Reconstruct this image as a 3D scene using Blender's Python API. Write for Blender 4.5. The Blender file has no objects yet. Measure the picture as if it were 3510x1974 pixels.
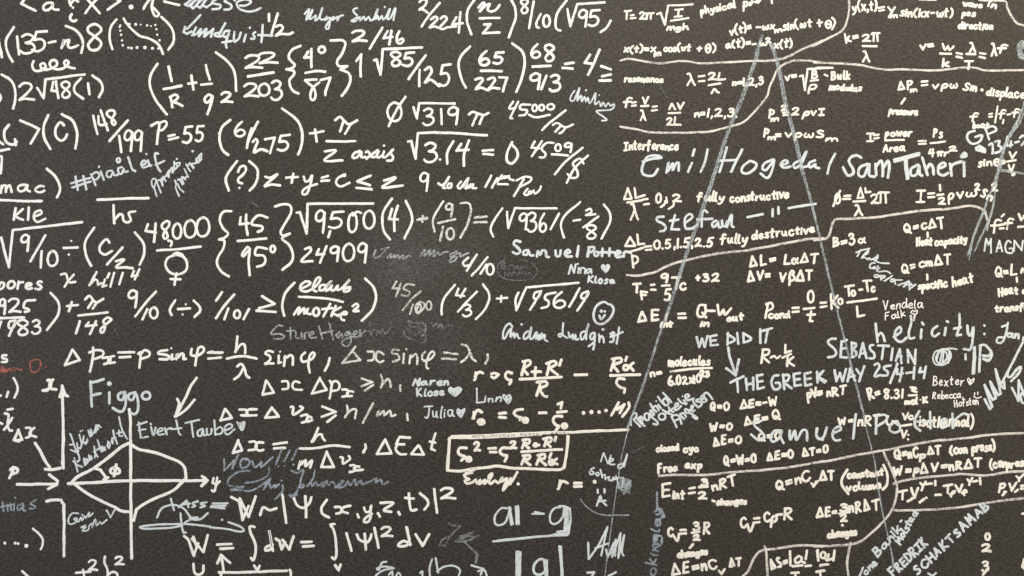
import bpy, math, random, re
from mathutils import Vector, noise
# ------------------------------------------------------------------ camera, light, exposure
PX = 0.0006                      # one photo pixel on the board, in metres
W, H = 3510, 1974
CX, CZ = 0.0, 1.55               # centre of the picture on the board
sc = bpy.context.scene
cam_d = bpy.data.cameras.new('camera'); cam = bpy.data.objects.new('camera', cam_d)
sc.collection.objects.link(cam); sc.camera = cam
DIST = 2.4
cam.location = (CX, -DIST, CZ); cam.rotation_euler = (math.radians(90), 0, 0)
cam_d.sensor_width = 36; cam_d.sensor_fit = 'HORIZONTAL'
cam_d.lens = 36 * DIST / (W * PX); cam_d.clip_end = 100
wd = bpy.data.worlds.new('World'); sc.world = wd; wd.use_nodes = True
wd.node_tree.nodes['Background'].inputs[0].default_value = (0.95, 0.97, 1.0, 1)
wd.node_tree.nodes['Background'].inputs[1].default_value = 0.22
def area(name, loc, target, sx, sy, power, col):
    l = bpy.data.lights.new(name, 'AREA'); l.shape = 'RECTANGLE'; l.size = sx; l.size_y = sy
    l.energy = power; l.color = col
    o = bpy.data.objects.new(name, l); sc.collection.objects.link(o); o.location = loc
    d = Vector(target) - Vector(loc); o.rotation_euler = d.to_track_quat('-Z', 'Y').to_euler()
    return o
area('ceiling_lamp', (0.35, -1.9, 3.15), (0.1, 0, 1.45), 2.4, 0.5, 64, (1.0, 0.94, 0.855))
area('cool_fill', (-3.0, -2.3, 1.9), (-0.6, 0, 1.3), 1.4, 1.8, 48, (0.90, 0.945, 1.0))  # added unseen fill from the left, cools the tone there
area('warm_lamp', (2.1, -1.3, 2.75), (1.2, 0, 1.7), 0.7, 0.4, 15, (1.0, 0.84, 0.56))
area('low_fill', (3.3, -1.4, 1.0), (0.7, 0, 1.2), 0.6, 0.9, 36, (1.0, 0.93, 0.82))  # added unseen side fill, lifts the white strokes at lower right
sc.view_settings.view_transform = 'Standard'; sc.view_settings.look = 'None'
sc.view_settings.gamma = 1; sc.view_settings.exposure = 0.0; sc.view_settings.use_curve_mapping = False

# ------------------------------------------------------------------ materials
def nt_tools(nt):
    N = nt.nodes
    def nd(t, **k):
        n = N.new(t)
        for a, b in k.items(): setattr(n, a, b)
        return n
    def put(s, v):
        if isinstance(v, (int, float)): s.default_value = v
        elif isinstance(v, tuple): s.default_value = v
        else: nt.links.new(v, s)
    def mth(op, a, b=0.0, c=None, clamp=False):
        n = nd('ShaderNodeMath', operation=op, use_clamp=clamp); put(n.inputs[0], a); put(n.inputs[1], b)
        if c is not None: put(n.inputs[2], c)
        return n.outputs[0]
    def mix(f, a, b):
        n = nd('ShaderNodeMix', data_type='RGBA'); put(n.inputs[0], f); put(n.inputs[6], a); put(n.inputs[7], b)
        return n.outputs[2]
    def rng(v, a, b, c=0.0, d=1.0, smooth=False):
        n = nd('ShaderNodeMapRange'); n.clamp = True
        if smooth: n.interpolation_type = 'SMOOTHSTEP'
        put(n.inputs[0], v)
        for i, q in enumerate((a, b, c, d)): n.inputs[i+1].default_value = q
        return n.outputs[0]
    return nd, put, mth, mix, rng

def canvas_fields(nt):
    """world-position based cloth fields shared by the canvas and the chalk that sits on it"""
    nd, put, mth, mix, rng = nt_tools(nt)
    geo = nd('ShaderNodeNewGeometry'); pos = geo.outputs['Position']
    def noise_tex(scale, sx=1, sz=1, rot=0.0, detail=2.0, rough=0.5):
        m = nd('ShaderNodeMapping'); m.inputs['Rotation'].default_value = (0, rot, 0)
        m.inputs['Scale'].default_value = (sx, 1, sz)
        nt.links.new(pos, m.inputs['Vector'])
        n = nd('ShaderNodeTexNoise'); n.inputs['Scale'].default_value = scale
        n.inputs['Detail'].default_value = detail; n.inputs['Roughness'].default_value = rough
        nt.links.new(m.outputs[0], n.inputs['Vector']); return n.outputs['Fac']
    sep = nd('ShaderNodeSeparateXYZ'); nt.links.new(pos, sep.inputs[0])
    weft = noise_tex(300, 0.42, 1.25)                 # yarns along x
    warp = noise_tex(300, 1.25, 0.42)                 # yarns along z
    grain = noise_tex(430, detail=1.0)
    twill = noise_tex(330, 0.32, 1.2, rot=math.radians(-24))
    def wave(ax, period):
        return mth('MULTIPLY_ADD', mth('SINE', mth('MULTIPLY', sep.outputs[ax], 2*math.pi/period)), 0.5, 0.5)
    thread = mth('MULTIPLY', wave(0, 0.0023), wave(2, 0.0019))
    h = mth('ADD', mth('MULTIPLY', weft, 0.24), mth('MULTIPLY', warp, 0.22))
    h = mth('ADD', h, mth('MULTIPLY', grain, 0.18))
    h = mth('ADD', h, mth('MULTIPLY', twill, 0.26))
    h = mth('ADD', h, mth('MULTIPLY', thread, 0.10))  # ~0.5 mean
    return h, noise_tex, sep

def at_px(x, y):
    return (CX + (x - W/2)*PX, CZ - (y - H/2)*PX)

def dist_field(nt, sep, x, y, rx, ry):
    """1 at the centre of a stain, 0 outside its ellipse"""
    nd, put, mth, mix, rng = nt_tools(nt)
    wx, wz = at_px(x, y)
    a = mth('DIVIDE', mth('SUBTRACT', sep.outputs[0], wx), rx*PX)
    b = mth('DIVIDE', mth('SUBTRACT', sep.outputs[2], wz), ry*PX)
    d = mth('SQRT', mth('ADD', mth('MULTIPLY', a, a), mth('MULTIPLY', b, b)))
    return rng(d, 0.15, 1.0, 1.0, 0.0, True)

def canvas_material():
    m = bpy.data.materials.new('black_canvas'); m.use_nodes = True; nt = m.node_tree
    nd, put, mth, mix, rng = nt_tools(nt); b = nt.nodes['Principled BSDF']
    h, noise_tex, sep = canvas_fields(nt)
    blotch = noise_tex(5, detail=3)
    hue = noise_tex(150, detail=2)
    lift = rng(h, 0.40, 0.60, 0.0, 1.0)
    dark = mix(hue, (0.014, 0.0112, 0.0085, 1), (0.014, 0.012, 0.010, 1))
    light = mix(hue, (0.091, 0.0765, 0.063, 1), (0.079, 0.072, 0.065, 1))
    col = mix(lift, dark, light)
    col = mix(mth('MULTIPLY', rng(blotch, 0.3, 0.7), 0.22), col, (0.037, 0.0305, 0.025, 1))
    fleck = rng(noise_tex(620, detail=0.0), 0.70, 0.80, 0.0, 0.42)
    col = mix(fleck, col, (0.17, 0.155, 0.14, 1))
    # rubbed, dusty patch where many hands have worn the print
    w1 = dist_field(nt, sep, 1390, 960, 260, 380)
    w2 = dist_field(nt, sep, 1300, 1220, 230, 330)
    w3 = dist_field(nt, sep, 1530, 900, 260, 260)
    w4 = dist_field(nt, sep, 1560, 1180, 200, 240)
    wear = mth('MAXIMUM', mth('MAXIMUM', w1, mth('MULTIPLY', w4, 0.5)), mth('MULTIPLY', mth('MAXIMUM', w2, w3), 0.6))
    wear = mth('MULTIPLY', wear, rng(noise_tex(9, detail=4), 0.28, 0.66, 0.25, 1.0))
    speck = rng(h, 0.44, 0.60, 0.20, 1.0)
    col = mix(mth('MULTIPLY', mth('MULTIPLY', wear, speck), 0.36), col, (0.27, 0.27, 0.265, 1))
    nt.links.new(col, b.inputs['Base Color'])
    b.inputs['Roughness'].default_value = 0.50; b.inputs['Specular IOR Level'].default_value = 0.22
    bp = nd('ShaderNodeBump'); bp.inputs['Strength'].default_value = 0.35; bp.inputs['Distance'].default_value = 0.0008
    nt.links.new(h, bp.inputs['Height']); nt.links.new(bp.outputs[0], b.inputs['Normal'])
    return m

def chalk_material(name, col, lo, hi, tint=0.06, worn=False, alpha=1.0, streak=0.0):
    """lo/hi: cloth height at which the mark starts to miss the valleys of the weave / covers fully"""
    m = bpy.data.materials.new(name); m.use_nodes = True; nt = m.node_tree
    nd, put, mth, mix, rng = nt_tools(nt); b = nt.nodes['Principled BSDF']
    h, noise_tex, sep = canvas_fields(nt)
    v = noise_tex(40, detail=3)
    c2 = tuple(max(0.0, x - tint) for x in col[:3]) + (1,)
    base = mix(rng(v, 0.3, 0.7), col, c2)
    nt.links.new(base, b.inputs['Base Color'])
    b.inputs['Roughness'].default_value = 0.85; b.inputs['Specular IOR Level'].default_value = 0.15
    patch = rng(noise_tex(22, detail=3), 0.35, 0.65, -0.05, 0.05)
    cov = rng(mth('ADD', h, patch), lo, hi, 0.0, alpha)
    if streak:
        st = noise_tex(240, 1.6, 0.25, rot=math.radians(15), detail=2)
        cov = mth('MULTIPLY', cov, rng(st, 0.40, 0.56, 1.0 - streak, 1.0))
    if worn:
        w = dist_field(nt, sep, 1380, 960, 330, 360)
        cov = mth('MULTIPLY', cov, mth('SUBTRACT', 1.0, mth('MULTIPLY', w, 0.25)))
    nt.links.new(cov, b.inputs['Alpha'])
    bp = nd('ShaderNodeBump'); bp.inputs['Strength'].default_value = 0.25; bp.inputs['Distance'].default_value = 0.0006
    nt.links.new(h, bp.inputs['Height']); nt.links.new(bp.outputs[0], b.inputs['Normal'])
    return m

MAT = {
 'W': chalk_material('white_paint', (0.86, 0.845, 0.81, 1), 0.26, 0.40),
 'P': chalk_material('cream_paint', (0.84, 0.80, 0.72, 1), 0.28, 0.42),
 'R': chalk_material('rough_cream_paint', (0.72, 0.67, 0.63, 1), 0.32, 0.50),
 'V': chalk_material('worn_white_paint', (0.82, 0.80, 0.76, 1), 0.33, 0.50, worn=True),
 'C': chalk_material('pale_blue_chalk', (0.64, 0.685, 0.705, 1), 0.26, 0.44, 0.05),
 'S': chalk_material('grey_chalk', (0.50, 0.55, 0.575, 1), 0.33, 0.53, 0.08, alpha=0.88, streak=0.50),
 'G': chalk_material('worn_grey_chalk', (0.58, 0.61, 0.63, 1), 0.36, 0.56, alpha=0.85, worn=True),
 'B': chalk_material('blue_grey_chalk', (0.38, 0.43, 0.49, 1), 0.34, 0.54, 0.06, alpha=0.95),
 'D': chalk_material('faint_chalk', (0.42, 0.44, 0.46, 1), 0.38, 0.62, alpha=0.75),
 'T': chalk_material('red_chalk', (0.46, 0.17, 0.14, 1), 0.35, 0.52, 0.05),
 'K': chalk_material('pencil', (0.10, 0.095, 0.09, 1), 0.30, 0.55, 0.02, alpha=0.75),
}
LAYER = {'W': 0, 'P': 0, 'V': 0, 'R': 0.02, 'C': 0.16, 'S': 0.22, 'G': 0.12, 'B': 0.18, 'D': 0.10, 'T': 0.14, 'K': 0.45}

# ------------------------------------------------------------------ handwriting alphabet (baseline 0, x-height 6, cap 10)
FONT = {}
def glyphs(txt):
    for ln in txt.strip('\n').split('\n'):
        if not ln.strip(): continue
        ch, rest = ln[0], ln[2:]
        st = []
        for part in rest.split('|'):
            part = part.strip(); sharp = part.startswith('-')
            if sharp: part = part[1:].strip()
            pts = [tuple(float(q) for q in p.split(',')) for p in part.split()]
            st.append((sharp, pts))
        FONT[ch] = st
glyphs('''
0 3,10 1,8.6 0,5 .8,1.2 2.8,0 5,1.5 5.8,5 5,8.6 3.2,10 2,9.4
1 - 1.2,10 .9,0
2 .2,8 1.6,9.8 4,9.8 5,8 3.8,5 .3,.3 .3,.3 2.6,1 6,.4
3 .5,8.8 2.4,10 4.6,8.8 3.8,6.5 1.9,5.5 1.9,5.5 4.4,5 5.2,2.6 3.6,.4 1.2,0 0,1.2
4 - 1.9,9.6 .1,4.4 5.2,4.8 | - 4.1,10 3.5,0
5 5.8,10 1.6,9.6 1.6,9.6 .8,5.6 .8,5.6 3.4,6 5,4.2 4.4,1.4 2.2,0 0,.8
6 3.6,10 1.2,7 0,3.4 .8,.6 3,0 5,1.8 4.4,4.2 2.4,4.6 .6,2.8
7 - .2,9 5.4,9.8 | 5.4,9.8 3.6,5 2.6,0
8 4.8,8.8 3,10 .8,8.9 1,7 3.2,5 5,2.6 4,.3 1.8,0 .9,2 2.6,4.8 5,7.4 4.8,8.8
9 4.6,8.8 2.6,10 .5,8.4 .3,6 2,5.2 4,6.4 4.7,8.9 4.7,8.9 4.4,5 3.8,0
O 3,10 .9,8.5 0,5 1,1.3 3.2,0 5.4,1.6 6,5 5,8.8 3,10 2,9.6
= - .2,5.4 4.2,5.6 | - .2,3 4.2,3.1
- - .2,4 3.6,4.2
+ - 2,6.6 1.9,1.4 | - 0,4 4,4.2
( 2.4,11 .6,8 0,4.5 .6,1 2.2,-1.6
) 0,11 1.8,8 2.3,4.5 1.6,1 0,-1.6
, .9,.8 .8,-.6 0,-2
. .3,.5 .7,.4
/ - 4,10.5 0,-.5
a 4.6,5.4 3,6 .9,5 .2,2.4 1.4,.3 3.2,1.2 4.6,5.4 4.6,5.4 4.5,1.8 5.8,.2
b - .8,10 .2,0 | .3,.6 1.2,4 3.2,5 4.2,3.2 3.2,.6 .3,.3
c 4,5 2.6,6 .7,4.8 .1,2.4 1.2,.3 3,.1 4.4,1.2
d 4.2,5 2.4,6 .6,4.6 .2,2 1.6,.2 3.4,1.4 4.6,5 4.6,5 5,10.4 5,10.4 4.6,4 5.2,.2
e .5,3 3.6,3.6 3.9,5.2 2.4,6 .7,4.6 .3,2 1.8,.2 4.4,1.2
f 4.4,9 3,10 1.9,8.4 1.5,4 1.1,-1 | - 0,5 3.8,5.4
g 4.2,5.2 2.4,6 .6,4.8 .6,2.4 2.4,2 4,3.8 4.3,5.6 4.3,5.6 4.4,0 3,-3.2 .6,-2.6
h - .9,10 .2,0 | .4,2 2,5.2 3.6,5.4 3.9,3 4.2,0
i - .6,5.6 .3,.2 | .8,8 1.0,8.2
k - .8,10 .3,0 | - 4,6 .8,2.8 4.2,.2
l 1,10.2 .3,5 .4,.4 1.4,.1
m - .4,5.6 .1,.2 | .3,2.4 1.6,5.4 2.6,5.2 2.7,.3 | 2.7,2.6 4,5.4 5.2,5 5.6,.2
n - .4,5.6 .1,.2 | .3,2.4 2.2,5.6 3.6,5 3.9,.2
o 2.4,6 .6,5 .1,2.6 1.4,.2 3.6,.8 4.4,3.4 3.4,5.6 2.2,6
p - .8,5.8 0,-4 | .7,4.4 2.2,6 4,5.4 3.8,2.4 2,.8 .4,1.4
r - .5,5.6 .1,.1 | .4,2.6 1.6,5 3.6,5.6
s 3.4,5.4 1.8,6 .6,4.6 2.2,3.2 3.4,1.8 2,.2 .1,.6
t - 1.9,9 1.3,.3 2.6,.1 | - 0,5.8 3.8,6.2
u .3,5.8 .2,2 1.4,.3 3.2,1.6 4,5.8 4,5.8 4,1.8 4.8,.1
v - .1,5.8 1.8,.1 4.2,6
w - .1,5.8 1.4,.2 2.9,4.6 4,.2 5.8,5.8
x - .3,6 4,.1 | - 4.3,5.8 0,.2
y .4,5.8 .8,2.6 2.4,2.2 4.2,5.8 | 4.3,6 3.2,0 1.6,-3.6 0,-3.4
z .2,5.6 2,6 4,5.6 4,5.6 .2,.4 .2,.4 2.2,.8 4.6,.2
A - .2,0 3,10 5.4,0 | - 1.2,3.6 4.6,3.9
B - .7,10 .3,0 | .7,9.8 3.8,9.4 3.6,6.6 .8,5.2 .8,5.2 4.6,4.2 4.2,1 .3,.2
C 5.4,8.4 3.4,10 .9,8 .1,4 1.6,.3 3.8,.2 5.6,2
D - .8,10 .4,0 | .6,9.8 4.4,8 5.2,4.4 3.6,1 .4,.1
E - 4.8,10 .9,9.7 .3,0 4.6,.4 | - .6,5.2 4,5.4
F - .8,10 .3,0 | - .8,9.8 5,10 | - .6,5.4 4,5.6
G 5.2,8.6 3.2,10 .7,7.6 .2,3.4 2,.1 4.6,1.2 4.9,4.2 | - 3,4.4 6,4.2
H - .8,10 .3,0 | - 5,10 4.8,0 | - .5,5 4.9,5.3
I - 0,9.8 4.4,10 | - 2.3,9.9 2.0,.1 | - 0,0 4,.2
J - 1,9.8 5,10 | 3.4,9.9 3.2,3 2,.2 0,1
K - .8,10 .4,0 | - 5,9.8 .8,4.4 5.2,0
L - .9,10 .3,.3 5,.5
M - .1,0 1,10 3,3.6 5.2,10 6.2,0
N - .2,0 .8,10 4.6,.4 5.4,10
P - .9,10 .2,0 | .8,9.6 3.4,10 4.8,8.2 3.4,5.6 .8,5
Q 3.2,9.8 1,8.2 .2,4.6 1.2,1 3.4,.4 5.2,3 5,7.6 3.2,9.8 2.4,9.6 | - 2.6,3 5.8,-1
R - .9,10 .2,0 | .6,9.6 3.6,10 4.8,8.2 3.2,5.8 .9,5 .9,5 4.8,.1
S 4.6,9 2.8,10 .8,8 2.4,5.6 4.6,3.2 3.4,.4 .2,.6
T - 0,9.7 5.8,10 | - 3,9.8 2.6,0
V - .1,10 2.4,0 5.2,10
W - .1,10 1.6,0 3.6,7 5.2,0 7.2,10
α 5.4,6 4,2 2.2,0 .4,1 .2,4 1.8,5.8 3.6,4 4.6,.8 5.6,.3
β - .2,-4 1,3 | .6,2 1.2,8 3,10 4.4,8.4 3,5.8 3,5.8 4.6,4 4,1 2,.2 .8,1.2
θ 2.6,10 .6,8 .2,4 1.6,.2 3.8,1 4.6,5 4,8.8 2.6,10 | - .5,5 4.4,5.2
Δ - 3,10 .1,.2 6,.6 3,10
π - 0,5.4 1,6.2 5.8,6.2 | - 1.6,6 1.2,.1 | - 4,6.2 4.2,.1
ρ - .2,-4 .9,3 | .8,2 1.4,5.2 3.4,6 4.4,4 3,1 .9,.8
ω .8,5.8 .1,2.6 1,.2 2.6,1.4 3,4.2 3,4.2 3.4,.8 4.8,.2 6,3 5.6,5.8
?  .2,8 2,10 4,8.6 3.6,6.6 1.8,4.6 1.9,2.6 | 1.8,.4 2.1,.3
''')
FONT['λ'] = [(False, [(.4, 9.6), (1.8, 9.8), (3, 6), (4.2, 2), (5.2, .2)]), (True, [(2.8, 5.6), (.1, 0)])]

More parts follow.
